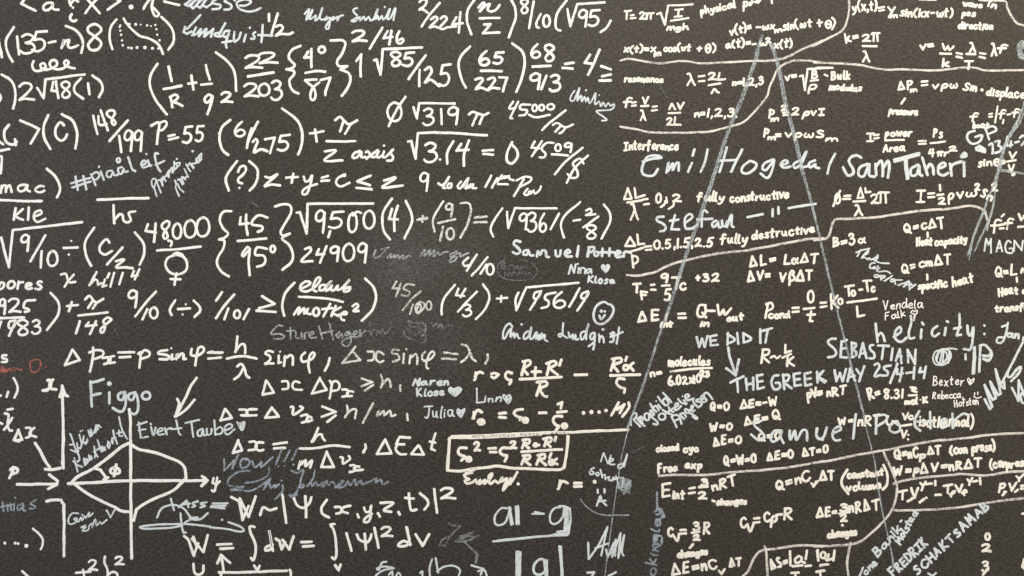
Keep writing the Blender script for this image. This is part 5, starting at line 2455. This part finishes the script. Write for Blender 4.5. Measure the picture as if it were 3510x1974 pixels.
def glyph_in_box(ink, ch, x0, y0, x1, y1):
    st = FONT[ch]; xs = [p[0] for s in st for p in s[1]]; ys = [p[1] for s in st for p in s[1]]
    ax, bx, ay, by = min(xs), max(xs), min(ys), max(ys)
    fx = (x1-x0)/((bx-ax) or 1); fy = (y1-y0)/((by-ay) or 1)
    for sharp, pts in st:
        ink.stroke([(x0+(p[0]-ax)*fx, y1-(p[1]-ay)*fy) for p in pts], sharp)

rnd = random.Random(5)
def text_run(ink, txt, x0, y0, x1, y1, h):
    L = math.dist((x0, y0), (x1, y1)); d = ((x1-x0)/L, (y1-y0)/L); up = (d[1], -d[0])
    pos, x = [], 0.0
    for ch in txt:
        if ch == ' ': x += 4; continue
        if ch == 'ø': ch = 'θ'
        xs = [p[0] for s in FONT[ch] for p in s[1]]
        pos.append((ch, x-min(xs))); x += max(xs)-min(xs)+(2.0 if ch.islower() else 2.7)
    x -= 2.2
    fx = L/x; fy = h/10.0*0.94
    for ch, ox in pos:
        sy = 1+rnd.uniform(-.16, .12); oy = rnd.uniform(-.7, .7); sl = rnd.uniform(-.06, .20); sx = 1+rnd.uniform(-.16, .10); rt = rnd.uniform(-.09, .09)
        for sharp, pts in FONT[ch]:
            o = []
            for (px, py) in pts:
                u = (ox+px*sx+rnd.uniform(-.24, .24)+sl*py*.5)*fx; v = (py*sy+px*rt+oy+rnd.uniform(-.26, .26))*fy
                o.append((x0+d[0]*u+up[0]*v, y0+d[1]*u+up[1]*v))
            if not sharp:                                   # keep doubled corner points doubled
                for i in range(1, len(pts)):
                    if pts[i] == pts[i-1]: o[i] = o[i-1]
            ink.stroke(o, sharp)

# ------------------------------------------------------------------ the board
board = bpy.data.objects.new('chalkboard', None); sc.collection.objects.link(board)
board['label'] = 'dark canvas board covered with white formulas and pale chalk signatures'
board['category'] = 'chalkboard'
def canvas_panel():
    x0, z1 = at_px(-420, -260); x1, z0 = at_px(W+420, H+260); nx, nz = 60, 40
    v, f = [], []
    for j in range(nz+1):
        for i in range(nx+1):
            x = x0+(x1-x0)*i/nx; z = z0+(z1-z0)*j/nz
            v.append((x, 0.0, z))
    for j in range(nz):
        for i in range(nx):
            a = j*(nx+1)+i; f.append((a, a+1, a+nx+2, a+nx+1))
    # wrapped edges and back
    ring = [i for i in range(nx+1)] + [(j*(nx+1)+nx) for j in range(1, nz+1)] + \
           [nz*(nx+1)+i for i in range(nx-1, -1, -1)] + [j*(nx+1) for j in range(nz-1, 0, -1)]
    b0 = len(v)
    for r in ring: v.append((v[r][0], 0.025, v[r][2]))
    n = len(ring)
    for k in range(n): f.append((ring[k], b0+k, b0+(k+1) % n, ring[(k+1) % n]))
    f.append(tuple(b0+k for k in range(n)))
    me = bpy.data.meshes.new('canvas'); me.from_pydata(v, [], f); me.update()
    me.materials.append(canvas_material())
    o = bpy.data.objects.new('canvas', me); sc.collection.objects.link(o); o.parent = board
canvas_panel()

def build_all(data):
    blocks = []; cur = None; ox = oy = 0.0; s = 1.0; ink = None
    for ln in data.split('\n'):
        ln = ln.strip()
        if not ln: continue
        c, rest = ln[0], ln[2:]
        if c == '@':
            ox, oy, s = (float(q) for q in rest.split())
            continue
        if c == '!':
            kind, style, pen, label = rest.split(' ', 3)
            pen = float(pen)*(1.0 if style in 'PR' else 1.0)
            cur = dict(kind=kind, label=label, ink=Ink(style, pen), subs=[]); blocks.append(cur); ink = cur['ink']
            continue
        if c == '=':
            hit = [b for b in blocks if rest in b['label']]
            if hit:
                cur = hit[-1]; ink = cur['ink']; continue
            print('NO BLOCK', rest); continue
        if c == '+':
            ink = Ink(cur['ink'].style, cur['ink'].pen); cur['subs'].append((rest, ink)); continue
        X = lambda q: ox+float(q)/s
        Y = lambda q: oy+float(q)/s
        if c in '-~':
            pts = [tuple(p.split(',')) for p in rest.split()]
            ink.stroke([(X(a), Y(b)) for a, b in pts], c == '-')
        elif c == '.':
            q = rest.split()
            for tok in range(0, len(q), 2):
                a, b = q[tok].split(','); ink.dot(X(a), Y(b), float(q[tok+1])/s)
        elif c == '>':
            txt, a, b, h = rest.rsplit(' ', 3)
            a = a.split(','); b = b.split(',')
            text_run(ink, txt, X(a[0]), Y(a[1]), X(b[0]), Y(b[1]), float(h)/s)
        else:
            q = rest.replace(',', ' ').split()
            glyph_in_box(ink, 'λ' if c == 'L' else c, X(q[0]), Y(q[1]), X(q[2]), Y(q[3]))
    for b in blocks:
        o = b['ink'].build(b['kind'], board, b['label'])
        for nm, k in b['subs']: k.build(nm, o)
build_all(DATA)
